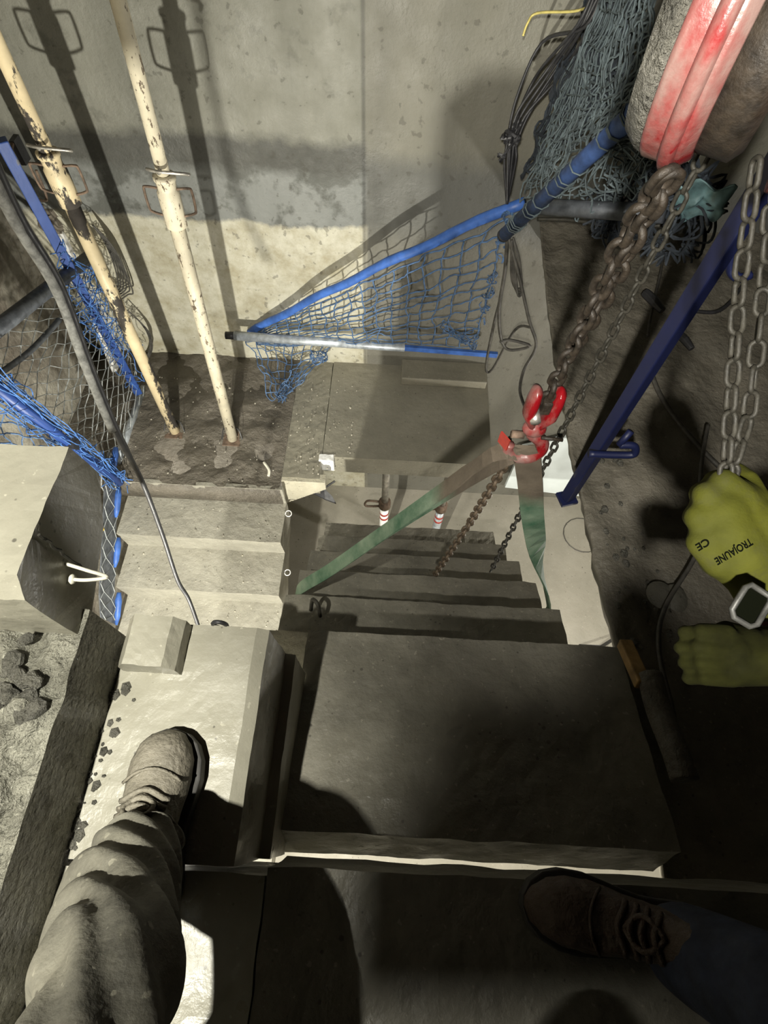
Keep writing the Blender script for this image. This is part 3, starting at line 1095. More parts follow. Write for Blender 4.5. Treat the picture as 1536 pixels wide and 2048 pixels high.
# bright white strip of timber/insulation behind the post
a_ = [on_x(112, 462, -1.72), on_x(136, 452, -1.72), on_x(262, 770, -1.72), on_x(236, 775, -1.72)]
b = MB().add(a_ + [p + V((.03, 0, 0)) for p in a_], [(0, 1, 2, 3), (7, 6, 5, 4), (0, 4, 5, 1), (1, 5, 6, 2), (2, 6, 7, 3), (3, 7, 4, 0)])
tag(b.build('white_board', M['white_paint']), 'narrow off white board standing upright behind the left blue post', 'board')
b = MB()
cl = [on_x(x, y, -1.46) for x, y in ((135, 520), (150, 560), (170, 600), (190, 640), (210, 680), (235, 720), (262, 752), (180, 560), (215, 640), (255, 700))]
tangle(cl, 42, .06, .0021, .05, 10, b)
tag(b.build('safety_net', M['net_bright']), 'bright blue net draped down behind the first cream prop', 'net')
# second post wrapped with net
t = thing('barrier_post', on_x(236, 965, XB + .05), 'lower left blue post wrapped in bright blue net', 'post')
q0, q1 = on_x(-60, 735, XB + .05), on_x(240, 965, XB + .05)
MB().tube([q0, q1], .022, 10).build('post', M['blue_paint'], t, smooth=True)
b = MB()
cl = [q0.lerp(q1, i / 9) for i in range(10)]
for i in range(26):
    o1 = jit(.05)
    b.tube(smooth_path([q0.lerp(q1, k / 7) + o1 * (1 - .4 * k / 7) + jit(.02) for k in range(8)], 3), .0024, 4)
tangle(cl, 34, .05, .0022, .04, 8, b)
b.build('net_wrap', M['net_bright'], t)
MB().box(q0.lerp(q1, .55), (.07, .05, .05), Matrix.Rotation(.5, 3, 'X')).build('clamp', M['black'], t)
b = net_strands(bil(on_x(-80, 800, XB + .03), on_x(110, 850, XB + .03), on_x(150, 930, XB + .03), on_x(-80, 940, XB + .03)), 8, 5, .0032, 4, .03)
tag(b.build('safety_net', M['net_blue']), 'wide blue net cells behind the large concrete block', 'net')
b = MB().box(on_x(215, 1055, XB - .03), (.006, .004, .004))
# blue scalloped skirt along the fixed flight
t = thing('mesh_skirt', on_x(222, 1240, XB), 'narrow grey mesh strip with blue tabs down the left side of the fixed steps', 'mesh strip')
sk = [(222, 900), (222, 985), (216, 1060), (212, 1130), (206, 1190), (206, 1245)]
pts = [on_x(x, y, XB + .012) for x, y in sk]
b = MB()
for i in range(len(pts) - 1):
    p_, q_ = pts[i], pts[i + 1]
    up_ = V((0, .03, .09))
    b.add([p_ - up_ * .4, p_ + up_ * .6, q_ + up_ * .6, q_ - up_ * .4, p_ - up_ * .4 + V((-.006, 0, 0)), p_ + up_ * .6 + V((-.006, 0, 0)), q_ + up_ * .6 + V((-.006, 0, 0)), q_ - up_ * .4 + V((-.006, 0, 0))], [(0, 1, 2, 3), (7, 6, 5, 4)])
b = MB()
pl = [on_x(x, y, XB + .012) for x, y in ((214, 905), (207, 985), (204, 1060), (200, 1130), (197, 1190), (200, 1235))]
pr = [on_x(x, y, XB + .012) for x, y in ((232, 905), (234, 985), (230, 1060), (230, 1130), (226, 1190), (232, 1250))]


def skirt(u, v):
    k = min(len(pl) - 2, int(v * (len(pl) - 1)))
    tt = v * (len(pl) - 1) - k
    return pl[k].lerp(pl[k + 1], tt).lerp(pr[k].lerp(pr[k + 1], tt), u)


b.grid(skirt, 3, 30)
o = b.build('backing_sheet', M['dark_pipe'], t)
sm = o.modifiers.new('t', 'SOLIDIFY')
sm.thickness = .006
diamond_strands(lambda u, v: skirt(u, v) + V((.008, 0, 0)), 2, 9, .0026, wob=.0).build('wire_mesh', M['wire_mesh'], t)
for x0, y0, x1, y1 in ((237, 975, 232, 1035), (237, 1075, 230, 1135), (238, 1185, 233, 1250), (232, 895, 224, 950)):
    a_, c_ = on_x(x0, y0, XB + .025), on_x(x1, y1, XB + .025)
    MB().tube([a_, a_.lerp(c_, .25), a_.lerp(c_, .75), c_], [.012, .02, .018, .006], 8).build('blue_tab', M['blue_sleeve'], t, smooth=True)
b = MB().ball(on_x(205, 1058, XB + .03), (.008, .012, .014), 7, 5)
b.build('yellow_clip', M['yellow_plastic'], t)['label'] = 'small yellow plastic clip'
# wires near the back wall at left
b = MB()
for k in range(6):
    x0, y0 = 190 + 4 * k, 465 + 3 * k
    b.tube(smooth_path([on_y(185, 450, 2.40), on_y(x0 + 20, y0 + 20, 2.42), on_y(x0 + 40 + 3 * k, y0 + 70 + 6 * k, 2.43), on_y(x0 + 45, y0 + 110, 2.43), on_y(x0 + 15, y0 + 110 + 4 * k, 2.40)], 6), .0042, 5)
for k in range(5):
    b.tube(smooth_path([on_y(255, 620, 2.40), on_y(285 + 4 * k, 650 + 5 * k, 2.42), on_y(305 - 3 * k, 690 + 6 * k, 2.43), on_y(290 - 4 * k, 722, 2.42), on_y(262, 700, 2.40)], 6), .004, 5)
tag(b.build('loose_wire', M['cable'], smooth=True), 'loose dark wire loops against the wall between the first prop and its shadow', 'wire')
b = MB()
rk = on_x(95, 425, -1.74)
for k in range(5):
    b.ball(rk + jit(.045), (.04 + random.random() * .03, .05, .07), 7, 6, Matrix.Rotation(random.random() * 3, 3, 'X'))
for k in range(len(b.v)):
    b.v[k] += noise.noise_vector(b.v[k] * 14) * .03
tag(b.build('mortar_lump', M['wall_left']), 'jagged brown lump of broken mortar on the left wall', 'mortar')

# ------------------------------------------------------------------ black cable at left
t = thing('hanging_rope', at_depth(235, 870, 1.35), 'long black cable hanging down the left side over the fixed steps', 'cable')
cp = [(-30, 290, .72), (40, 440, .84), (120, 575, .97), (180, 735, 1.12), (236, 870, 1.3), (285, 965, 1.5), (325, 1070, 1.68), (355, 1160, 1.82), (378, 1200, 1.9), (400, 1262, 1.95)]
cw = smooth_path([at_depth(*c) for c in cp], 8)
n_ = len(cw)
MB().tube(cw, [.0095 if i < 34 else max(.0068, .0095 - .0012 * (i - 34)) for i in range(n_)], 8).build('cable', M['black'], t, smooth=True)
MB().tube([p + V((-.004, -.006, -.001)) for p in cw[:32]], [.0095 + .0016 * noise.noise(V((i * .6, 3, 0))) for i in range(32)], 8).build('foam_sleeve', M['foam'], t, smooth=True)

# ------------------------------------------------------------------ chains


def link_mesh(name, L, W, r, mat):
    b_ = MB()
    pts = []
    hw = W / 2 - r
    hl = L / 2 - r - hw
    for i in range(9):
        a_ = math.pi * i / 8
        pts.append(V((hw * math.cos(a_), 0, hl + hw * math.sin(a_))))
    for i in range(9):
        a_ = math.pi + math.pi * i / 8
        pts.append(V((hw * math.cos(a_), 0, -hl + hw * math.sin(a_))))
    b_.tube(pts, r, 7, closed=True)
    me = b_.mesh(name)
    for p in me.polygons:
        p.use_smooth = True
    me.materials.append(mat)
    return me


def make_chain(path, me, pitch, parent, twist=0.0, name='link'):
    """links along a polyline; parent is an empty or mesh at world identity/translation"""
    pts = [V(p) for p in path]
    seg = [0]
    for i in range(1, len(pts)):
        seg.append(seg[-1] + (pts[i] - pts[i - 1]).length)
    s_, k = pitch / 2, 0
    while s_ < seg[-1]:
        i = 0
        while seg[i + 1] < s_:
            i += 1
        tt = (s_ - seg[i]) / (seg[i + 1] - seg[i])
        p = pts[i].lerp(pts[i + 1], tt)
        d = (pts[i + 1] - pts[i]).normalized()
        q = d.to_track_quat('Z', 'Y') @ Matrix.Rotation((math.pi / 2 if k % 2 else 0) + twist * k + random.uniform(-.12, .12), 3, 'Z').to_quaternion()
        o_ = bpy.data.objects.new(name, me)
        COL.objects.link(o_)
        o_.parent = parent
        o_.matrix_parent_inverse = Matrix.Translation(-parent.location) if parent.type == 'EMPTY' else Matrix()
        mm = q.to_matrix().to_4x4()
        mm.translation = p
        o_.matrix_basis = mm
        s_ += pitch
        k += 1


HOOK = at_depth(1082, 822, 1.11)
HB = at_depth(1325, 330, .64)
hoist = thing('chain_hoist', at_depth(1400, 180, .56), 'red chain hoist smeared with cement at the upper right', 'hoist')
# hoist drum cover: thick disc, face turned to the viewer's left
HC = at_depth(1500, 20, .54)
ax_h = V((-.88, .47, 0)).normalized()     # disc axis
u1 = V((0, 0, -1))
u2 = ax_h.cross(u1)


def ring_pts(rad, h, n__=40, sq=1.0):
    return [HC + ax_h * h + (u1 * math.cos(2 * math.pi * k / n__) + u2 * math.sin(2 * math.pi * k / n__) * sq) * rad for k in range(n__)]


def loft(rings):
    b_ = MB()
    n__ = len(rings[0])
    vs = [p for r_ in rings for p in r_]
    fs = []
    for i in range(len(rings) - 1):
        for k in range(n__):
            fs.append((i * n__ + k, i * n__ + (k + 1) % n__, (i + 1) * n__ + (k + 1) % n__, (i + 1) * n__ + k))
    fs.append(tuple(range(n__ - 1, -1, -1)))
    fs.append(tuple(range((len(rings) - 1) * n__, len(rings) * n__)))
    return b_.add(vs, fs)


loft([ring_pts(.125, -.014), ring_pts(.135, -.004), ring_pts(.135, .036), ring_pts(.132, .040)]).build('cover', M['red'], hoist, smooth=True, bevel=.002)
loft([ring_pts(.132, .040), ring_pts(.130, .048), ring_pts(.118, .064), ring_pts(.06, .074), ring_pts(.02, .074)]).build('side_face', M['rock'], hoist, smooth=True)['label'] = 'mud caked side plate'
loft([ring_pts(.136, .0), ring_pts(.142, .004), ring_pts(.142, .014), ring_pts(.136, .018)]).build('rim_band', M['red'], hoist, smooth=True)
loft([ring_pts(.105, -.06), ring_pts(.118, -.05), ring_pts(.118, -.012), ring_pts(.09, -.010)]).build('gearbox', M['chain_rust'], hoist, smooth=True)
HC2 = HC
HC = HC - ax_h * .13
loft([ring_pts(.125, -.02), ring_pts(.132, -.01), ring_pts(.132, .03), ring_pts(.10, .035)]).build('hand_wheel_cover', M['red'], hoist, smooth=True)
HC = HC2
tp = HC + ax_h * -.04 + V((0, 0, .12))
MB().tube(smooth_path([tp, tp + V((0, 0, .06)), tp + V((.03, 0, .09)), tp + V((.03, 0, .13)), tp + V((0, 0, .15)), tp + V((-.025, 0, .13))], 5), .010, 8).build('top_hook', M['steel'], hoist, smooth=True)
MB().tube([tp + V((0, 0, .14)), tp + V((0, 0, 1.9))], .012, 8).build('hanger_rod', M['steel'], hoist, smooth=True)
ch = bpy.data.objects.new('load_chain', None)
ch.location = HOOK
COL.objects.link(ch)
ch.parent = hoist
ch.matrix_parent_inverse = Matrix.Translation(-hoist.location)
lm = link_mesh('load_link', .046, .034, .0058, M['chain_rust'])
topc = at_depth(1385, 270, .56)
up = (at_depth(1325, 345, .635) - (HOOK + V((0, 0, .03))))
make_chain([HOOK + V((.002, 0, .025)), at_depth(1262, 450, .70), at_depth(1335, 345, .60)], lm, .0325, ch, .14)
lm2 = link_mesh('load_link_tail', .046, .034, .0058, M['chain_rust'])
make_chain([at_depth(1150, 690, .98), at_depth(1210, 590, .83), at_depth(1290, 440, .68), at_depth(1345, 350, .60)], lm, .0325, ch, -.1)
# hook block: two red cheeks round the chain, hook below
hb = MB()
axl = V((0, 0, 1))
lens = []
for i in range(17):
    a_ = i / 16 * math.pi
    lens.append((.0125 * math.sin(a_) ** .7 + .003, .052 * -math.cos(a_)))
for s_ in (-1, 1):
    cen = HOOK + V((s_ * .023, 0, .012))
    vs = []
    bq = MB()
    prof_ = [(.004, -.062), (.016, -.055), (.021, -.02), (.022, .02), (.018, .046), (.004, .056)]
    bq.lathe(prof_, (0, 0, 0), (0, 0, 1), 14)
    for k in range(len(bq.v)):
        p = bq.v[k]
        bq.v[k] = cen + V((p.x * .62 - s_ * max(0, -p.z - .02) * .45, p.y * 1.1, p.z))
    hb.add(bq.v, bq.f)
hb.ball(HOOK + V((0, -.004, -.052)), (.026, .02, .02), 12, 8)
hook_block = hb.build('hook_block', M['red'], hoist, smooth=True)
b = MB()
hk = HOOK + V((0, 0, -.075))
pts = [hk + V((0, 0, .02)), hk + V((.0, 0, 0)), hk + V((.026, .0, -.022)), hk + V((.034, .0, -.052)), hk + V((.018, .0, -.082)), hk + V((-.014, 0, -.086)), hk + V((-.036, 0, -.064)), hk + V((-.036, 0, -.04))]
pw = smooth_path(pts, 4)
b.tube(pw, [.010 + .007 * math.sin(i / len(pw) * math.pi) for i in range(len(pw))], 10)
b.build('hook', M['red'], hook_block, smooth=True)
b = MB().tube([HOOK + V((-.012, -.026, -.004)), HOOK + V((-.012, .026, -.004))], .011, 8)
b.build('bolt', M['steel'], hook_block, smooth=True)
MB().tube([HOOK + V((.02, -.012, -.072)), HOOK + V((.066, -.012, -.076))], .0045, 7).build('latch_pin', M['chain_rust'], hook_block, smooth=True)
MB().tube([HOOK + V((-.02, -.012, -.066)), HOOK + V((-.046, -.014, -.062))], .009, 7).build('bolt', M['rust'], hook_block, smooth=True)
MB().box(HOOK + V((.004, -.004, .022)), (.02, .024, .034)).build('chain_anchor', M['chain_rust'], hook_block, bevel=.004)
# hand chain hanging past the hook
hc = bpy.data.objects.new('hand_chain', None)
hc.location = at_depth(1110, 905, 1.3)
COL.objects.link(hc)
hc.parent = hoist
hc.matrix_parent_inverse = Matrix.Translation(-hoist.location)
hm = link_mesh('hand_link', .036, .021, .0032, M['chain_grey'])
A_ = V((.392, .775, .62))
make_chain([V((.39, .778, -.70)), V((.392, .776, .72))], hm, .0295, hc)
make_chain([at_depth(1450, 975, .655), at_depth(1462, 800, .64), at_depth(1480, 560, .62), at_depth(1512, 330, .58)], hm, .0295, hc)
make_chain([at_depth(1452, 975, .66), at_depth(1498, 830, .66), at_depth(1530, 560, .64), at_depth(1550, 330, .60)], hm, .0295, hc, .2)

# sling chain from hook to the step
sc = thing('lifting_chain', at_depth(1015, 925, 1.3), 'rusty brown chain running from under the hook down to the hanging steps', 'chain')
sm_ = link_mesh('sling_link', .040, .028, .0052, M['sling_chain'])
make_chain([HOOK + V((-.03, .03, -.14)), at_depth(1012, 928, 1.33), at_depth(940, 1045, 1.75), at_depth(868, 1152, 2.24)], sm_, .029, sc, .05)

# green sling, over the hook and round the flight
sl = hk + V((.0, .0, -.085))
Lf = at_depth(596, 1182, 2.10)
Rf = at_depth(1096, 1208, 2.06)
Lb = V((-.352, Lf.y + .02, Lf.z - .02))
b = MB()
wd = (R_ + D_ * .3).normalized()
nf = V((0, .75, .62))
left1 = [sl + V((-.004, 0, .012)), at_depth(985, 910, 1.24), at_depth(880, 985, 1.45), at_depth(760, 1070, 1.72), at_depth(660, 1140, 1.95), Lf, Lf + V((-.012, -.03, -.12)), Lf + V((.03, -.10, -.27))]
b.band(smooth_path(left1, 5), [nf + V((.3, 0, .3 * math.sin(i * .1))) for i in range(36)], [.036] * 8 + [.046] * 28, .005)
left2 = [sl + V((-.01, .004, .004)), at_depth(1000, 925, 1.26), at_depth(900, 985, 1.46), at_depth(770, 1068, 1.74), at_depth(664, 1140, 1.97), Lf + V((.004, .01, -.01))]
b.band(smooth_path(left2, 5), [nf + V((.2, .3, 0)) for i in range(26)], .036, .004)
right1 = [sl + V((.0, 0, .012)), at_depth(1052, 900, 1.22), at_depth(1060, 965, 1.36), at_depth(1066, 1040, 1.55), at_depth(1078, 1120, 1.8), Rf, Rf + V((.006, -.02, -.12)), Rf + V((-.03, -.09, -.27))]
rp = smooth_path(right1, 5)
b.band(rp, [wd if i < 10 else wd.lerp(Fw, min(.85, (i - 10) / 16)) for i in range(len(rp))], [.05 if i < 6 else .062 for i in range(len(rp))], .006)
o = b.build('lifting_sling', M['sling'], None)
tag(o, 'green web sling looped on the red hook and round the hanging flight', 'sling')
tg = at_depth(1008, 882, 1.2)
b = MB().box(tg, (.004, .03, .035), Matrix.Rotation(.6, 3, 'Z'))
g_ = b.build('sling_label', M['red_tag'], o)
g_['label'] = 'small red tag'

# ------------------------------------------------------------------ navy post at right
PB = V((.638, 1.005, -.556))
t = thing('barrier_post', PB, 'tall navy steel post at the ragged edge of the right floor slab', 'post')
MB().box(PB + V((0, 0, .62)), (.037, .037, 1.24), Matrix.Rotation(.5, 3, 'Z')).build('post', M['navy_paint'], t, bevel=.004)
MB().box(PB + V((0, 0, .006)), (.06, .055, .012), Matrix.Rotation(.3, 3, 'Z')).build('foot_plate', M['navy_paint'], t)
b = MB()
b.tube(smooth_path([at_depth(1178, 908, 1.632), at_depth(1240, 910, 1.632), at_depth(1268, 908, 1.623), at_depth(1268, 892, 1.597), at_depth(1240, 890, 1.597)], 5), .0115, 8)
b.tube([at_depth(1238, 890, 1.597), at_depth(1262, 862, 1.562)], .0105, 8)
b.build('bracket', M['navy_paint'], t, smooth=True)
b = MB().tube(smooth_path([at_depth(1463, 505, 1.128), at_depth(1462, 540, 1.154), at_depth(1478, 556, 1.154), at_depth(1500, 550, 1.154)], 5), .010, 7)
b.build('hook', M['navy_paint'], t, smooth=True)

# things on the right slab
for i, (p0, p1, r_, nm, lb) in enumerate((
        ((1290, 585), (1325, 622), .02, 'wood_stake', 'short dark stake on the right slab left of the navy post'),
        ((1355, 665), (1384, 698), .016, 'wood_stake', 'short dark stake on the right slab just right of the navy post'))):
    a_, c_ = on_z(*p0, -.455), on_z(*p1, -.455)
    tag(MB().tube([a_, a_.lerp(c_, .5) + V((0, 0, .004)), c_], [r_, r_ * 1.1, r_ * .8], 7).build(nm, M['black'], bevel=.003), lb, 'stake')


def cable_on_slab(pxs, r_, label, mat='cable', z=-.475):
    b_ = MB().tube(smooth_path([on_z(x, y, z) for x, y in pxs], 8), r_, 6)
    return tag(b_.build('loose_cable', M[mat], smooth=True), label, 'cable')


cable_on_slab([(1300, 738), (1318, 785), (1350, 835), (1400, 895), (1440, 935)], .009, 'dark cable curving from the navy post towards the glove')
cable_on_slab([(1330, 500), (1318, 560), (1302, 630), (1296, 672)], .006, 'thin dark cable dropping straight left of the navy post')
cable_on_slab([(1385, 622), (1430, 624), (1460, 605), (1487, 568)], .008, 'short bent dark rod on the slab right of the navy post', 'black')
cable_on_slab([(1416, 850), (1404, 920), (1398, 1000), (1395, 1100), (1330, 1215), (1318, 1300), (1345, 1420), (1365, 1530)], .007, 'long dark cable passing down behind the gloved hand', 'cable', -.44)
b = MB()
b.grid(lambda u, v: on_z(1322, 1190, -.47) + V(((.045 * u) * math.cos(v * 6.283), (.045 * u) * math.sin(v * 6.283), .012 * (1 - u * u))), 6, 20)
b.grid(lambda u, v: on_z(1352, 1196, -.47) + V(((.035 * u) * math.cos(v * 6.283), (.045 * u) * math.sin(v * 6.283), .012 * (1 - u * u))), 6, 20)
tag(b.build('mortar_dab', M['side'], smooth=True), 'round grey dab of mortar on the muddy right slab', 'mortar')
# twigs, stones on right slab edge
b = MB()
for k in range(40):
    c = V((.725 + random.random() ** 2 * .2, random.uniform(.40, 1.25), -.495))
    s_ = random.uniform(.004, .014)
    b.ball(c, (s_, s_ * 1.2, s_ * .7), 6, 4)
tag(b.build('gravel', M['rock']), 'dark crumbs of mud and stone along the ragged right slab edge', 'gravel', kind='stuff')
# wooden peg and strap at the flight's right edge
t = thing('timber_wedge', at_depth(1262, 1320, 1.42), 'orange brown timber wedge jammed at the right edge of the hanging slab', 'wedge')
a_, c_ = at_depth(1245, 1288, 1.47), at_depth(1282, 1372, 1.36)
dr_ = (c_ - a_)
MB().box(a_.lerp(c_, .5) + V((0, 0, .012)), (.035, dr_.length, .03), dr_.to_track_quat('Y', 'Z').to_matrix()).build('wedge', M['wood'], t, bevel=.004)
b = MB()
b.tube(smooth_path([at_depth(1300, 1350, 1.36), at_depth(1318, 1420, 1.3), at_depth(1350, 1500, 1.22), at_depth(1370, 1560, 1.18)]), [.03] * 25, 10)
tag(b.build('strap_roll', M['dark_mud'], smooth=True), 'dark rolled strap lying along the right edge of the hanging slab', 'strap')

# white board on lower floor
a_ = [on_y(1010, 975, 2.44), on_y(1045, 895, 2.44), on_y(1160, 870, 2.44), on_y(1180, 995, 2.44)]
b = MB().add(a_ + [p + V((0, .03, 0)) for p in a_], [(0, 1, 2, 3), (7, 6, 5, 4), (0, 4, 5, 1), (1, 5, 6, 2), (2, 6, 7, 3), (3, 7, 4, 0)])
tag(b.build('sheet_board', M['white']), 'white flat panel leaning on the back wall at the lowest floor', 'panel')
b = MB()
cc = on_z(1165, 1070, -2.995)
b.tube([cc + V((.16 * math.cos(q * .35), .16 * math.sin(q * .35), 0)) for q in range(16)], .0035, 5)
tag(b.build('thin_wire', M['cable']), 'thin curl of wire lying on the lowest pale floor', 'wire')

# grit on landings
b = MB()
for k in range(120):
    x, y = random.uniform(-.57, -.2), random.uniform(1.65, 2.35)
    s_ = random.uniform(.002, .0055)
    b.ball((x, y, -1.498), (s_, s_ * 1.3, s_ * .7), 5, 4)
for k in range(110):
    x, y = random.uniform(-1.47, -.6), random.uniform(1.56, 2.3)
    s_ = random.uniform(.002, .0055)
    b.ball((x, y, -1.497), (s_, s_ * 1.3, s_ * .8), 5, 4)
for i in (1, 2, 3):
    for k in range(34):
        x, y = random.uniform(-1.46, -.58), random.uniform(ys[i] + .01, ys[i - 1] - .01)
        s_ = random.uniform(.002, .006)
        b.ball((x, y, zs[i] + .002), (s_, s_ * 1.3, s_ * .8), 5, 4)
tag(b.build('gravel', M['pebble']), 'pale grit and pebbles scattered on the half landing and fixed steps', 'gravel', kind='stuff')
tag(MB().tube(smooth_path([on_z(528, 925, -1.49), on_z(538, 940, -1.485), on_z(537, 952, -1.49)]), [.008] * 17, 6).build('wood_chip', M['plastic']), 'curved pale splinter on the muddy landing near the corbel', 'splinter')


# ------------------------------------------------------------------ people
def fleshed(name, chains, voxel, mat, parent, smooth_it=4):
    b_ = MB()
    for ch_ in chains:
        pts_ = [V(c[0]) for c in ch_]
        rr_ = [c[1] for c in ch_]
        b_.tube(pts_, rr_, 12)
        for p_, r_ in zip(pts_, rr_):
            b_.ball(p_, r_, 12, 8)
    o_ = b_.build(name, mat, parent, smooth=True)
    rm = o_.modifiers.new('skin', 'REMESH')
    rm.mode = 'VOXEL'
    rm.voxel_size = voxel
    rm.use_smooth_shade = True
    s2 = o_.modifiers.new('smooth', 'SMOOTH')
    s2.factor = .5
    s2.iterations = smooth_it
    return o_


def make_boot(parent, toe, heel, up_z, length, width, mat, name='boot', shaft=1.0):
    """lofted work boot from heel to toe on a flat sole"""
    toe, heel = V(toe), V(heel)
    d = (toe - heel)
    d.z = 0
    d.normalize()
    sd = d.cross(V((0, 0, 1)))
    prof_ = [(0, .60, .00, .20), (.03, .80, .0, .22), (.12, .82, 0, .235), (.25, .76, 0, .235), (.36, .74, 0, .20), (.45, .80, 0, .155), (.56, .90, 0, .125), (.68, 1.0, 0, .105), (.80, .97, 0, .10), (.90, .80, 0, .09), (.965, .52, 0, .07), (1.0, .12, 0, .04)]
    prof_ = [(a_, b_, c_, h_ * (shaft if a_ < .34 else 1)) for a_, b_, c_, h_ in prof_]
    rings = []
    for (s_, w_, zb, h) in prof_:
        r_ = []
        for k in range(20):
            a_ = 2 * math.pi * k / 20
            cx, cz = math.cos(a_), math.sin(a_)
            ex = math.copysign(abs(cx) ** .75, cx)
            ez = math.copysign(abs(cz) ** .75, cz)
            zz_ = (ez + 1) / 2
            r_.append(heel + d * (s_ * length) + sd * (ex * w_ * width / 2 * (1 - .28 * zz_)) + V((0, 0, up_z + .022 + zz_ * (h * length / .30 - .022))))
        rings.append(r_)
    bb = loft(rings)
    o_ = bb.build(name, mat, parent, smooth=True, rough=(2, .006, .03))
    # sole
    rings = []
    for (s_, w_, zb, h) in prof_:
        c_ = heel + d * (s_ * length * 1.02 - .003)
        hw_ = w_ * width / 2 * 1.05
        rings.append([c_ - sd * hw_ + V((0, 0, up_z)), c_ + sd * hw_ + V((0, 0, up_z)), c_ + sd * hw_ + V((0, 0, up_z + .03)), c_ - sd * hw_ + V((0, 0, up_z + .03))])
    loft(rings).build('sole', M['sole'], o_, bevel=.003)
    # toe cap seam and laces
    bl = MB()

    def topz(s_):
        for i in range(len(prof_) - 1):
            if prof_[i][0] <= s_ <= prof_[i + 1][0]:
                t_ = (s_ - prof_[i][0]) / (prof_[i + 1][0] - prof_[i][0])
                return (prof_[i][3] + (prof_[i + 1][3] - prof_[i][3]) * t_), (prof_[i][1] + (prof_[i + 1][1] - prof_[i][1]) * t_)
        return .1, .9
    for s_ in (.585, .54, .50, .455):
        h, w_ = topz(s_)
        c_ = heel + d * (s_ * length)
        bl.tube([c_ + sd * (x * w_ * width * .36) + d * (.008 * math.cos(x * 3)) + V((0, 0, up_z + h * length / .30 * (1 - .10 * x * x) + .004)) for x in [-.95 + .19 * i for i in range(11)]], .0048, 6)
    for s_ in (-1, 1):
        pts_ = []
        for q in range(10):
            ss = .585 - q * .016
            h, w_ = topz(ss)
            pts_.append(heel + d * (ss * length) + sd * (s_ * w_ * width * .22 * math.sin(q / 9 * math.pi)) + V((0, 0, up_z + h * length / .30 * .99 + .008)))
        bl.tube(pts_, .004, 6)
    bl.build('laces', mat, o_, smooth=True)
    bs = MB()
    h, w_ = topz(.66)
    c_ = heel + d * (.66 * length)
    bs.tube([c_ + sd * (x * w_ * width * .40) + d * (.02 * (1 - x * x)) + V((0, 0, up_z + h * length / .30 * (1 - .16 * x * x) + .0005)) for x in [-1 + .2 * i for i in range(11)]], .0028, 5)
    bs.build('toe_seam', mat, o_, smooth=True)
    return o_


def trouser_leg(parent, path, radii, mat, folds, name='trousers', flat=None):
    pts_ = smooth_path(path, 8)
    n__ = len(pts_)
    ra = []
    for i in range(n__):
        t_ = i / (n__ - 1) * (len(radii) - 1)
        k_ = min(int(t_), len(radii) - 2)
        ra.append(radii[k_] + (radii[k_ + 1] - radii[k_]) * (t_ - k_))
    b_ = MB().tube(pts_, ra, 40, cap=True)
    dr_ = (pts_[-1] - pts_[0]).normalized()
    for k in range(len(b_.v)):
        i = k // 40
        ang = (k % 40) / 40 * 2 * math.pi
        c_ = pts_[i]
        out = (b_.v[k] - c_)
        s_ = i / n__
        ph = s_ * folds + 1.3 * math.sin(ang + .6) + .6 * noise.noise(V((math.cos(ang) * 1.3, math.sin(ang) * 1.3, s_ * 4)))
        fold = (abs(math.sin(ph * math.pi)) ** .75 - .55) * .36
        fold += .05 * noise.noise(V((math.cos(ang) * 2, math.sin(ang) * 2, s_ * 9)))
        b_.v[k] = c_ + out * (1 + fold)
    o_ = b_.build(name, mat, parent, smooth=True)
    s2 = o_.modifiers.new('sub', 'SUBSURF')
    s2.levels = s2.render_levels = 1
    return o_


# the photographer: muddy boot and trouser leg, the body out of frame behind the camera
ph = thing('person', (-.42, -.05, 0), 'person in muddy grey trousers with one muddy work boot on the pale slab', 'person')
toe = V((-.362, .116, 0))
heel = V((-.345, -.140, 0))
make_boot(ph, toe, heel, .004, .258, .122, M['leather'], 'boot', .75)
knee = V((-.235, -.30, .49))
trouser_leg(ph, [on_z(284, 1672, .125), on_z(276, 1705, .145), on_z(240, 1790, .225), on_z(222, 1890, .31), on_z(208, 2000, .39), knee, V((-.27, -.50, .50)), V((-.28, -.74, .57))], [.050, .058, .067, .066, .066, .075, .09, .10], M['trouser'], 8.5)
hip = V((-.29, -.75, .58))
fleshed('body', [
    [(V((-.30, -.60, .50)), .085), (hip, .10), (V((-.10, -.78, .58)), .10)],
    [(V((-.195, -.78, .60)), .13), (V((-.18, -.80, .80)), .13), (V((-.16, -.78, 1.02)), .14), (V((-.15, -.74, 1.10)), .08), (V((-.14, -.72, 1.18)), .055)],
    [(V((-.32, -.76, 1.06)), .065), (V((-.36, -.55, .92)), .045), (V((-.16, -.34, 1.02)), .035)],
    [(V((.02, -.76, 1.06)), .065), (V((.14, -.54, .92)), .045), (V((.05, -.30, 1.04)), .035)],
    [(V((-.10, -.78, .56)), .10), (V((.02, -.50, .42)), .07), (V((.05, -.62, .14)), .05)]], .012, M['jacket'], ph)
hd = MB().ball((-.14, -.68, 1.30), (.075, .095, .115), 18, 14)
for s_ in (-1, 1):
    hd.ball((-.14 + s_ * .074, -.68, 1.29), (.012, .022, .032), 8, 6)
hd.ball((-.14, -.585, 1.28), (.014, .02, .024), 8, 6)
hd.build('head', M['skin'], ph, smooth=True)
MB().ball((-.14, -.69, 1.34), (.086, .108, .09), 18, 12).build('hair', M['black'], ph, smooth=True)
MB().tube([V((-.14 + .09 * math.cos(q), -.69 + .112 * math.sin(q), 1.385)) for q in [i * math.pi / 12 for i in range(24)]], .009, 6, closed=True).build('head_strap', M['black'], ph, smooth=True)
MB().box(HELM + V((0, -.035, -.02)), (.05, .04, .035)).build('head_lamp', M['black'], ph, bevel=.006)
make_boot(ph, V((.05, -.50, 0)), V((.05, -.79, 0)), .004, .287, .11, M['leather'])

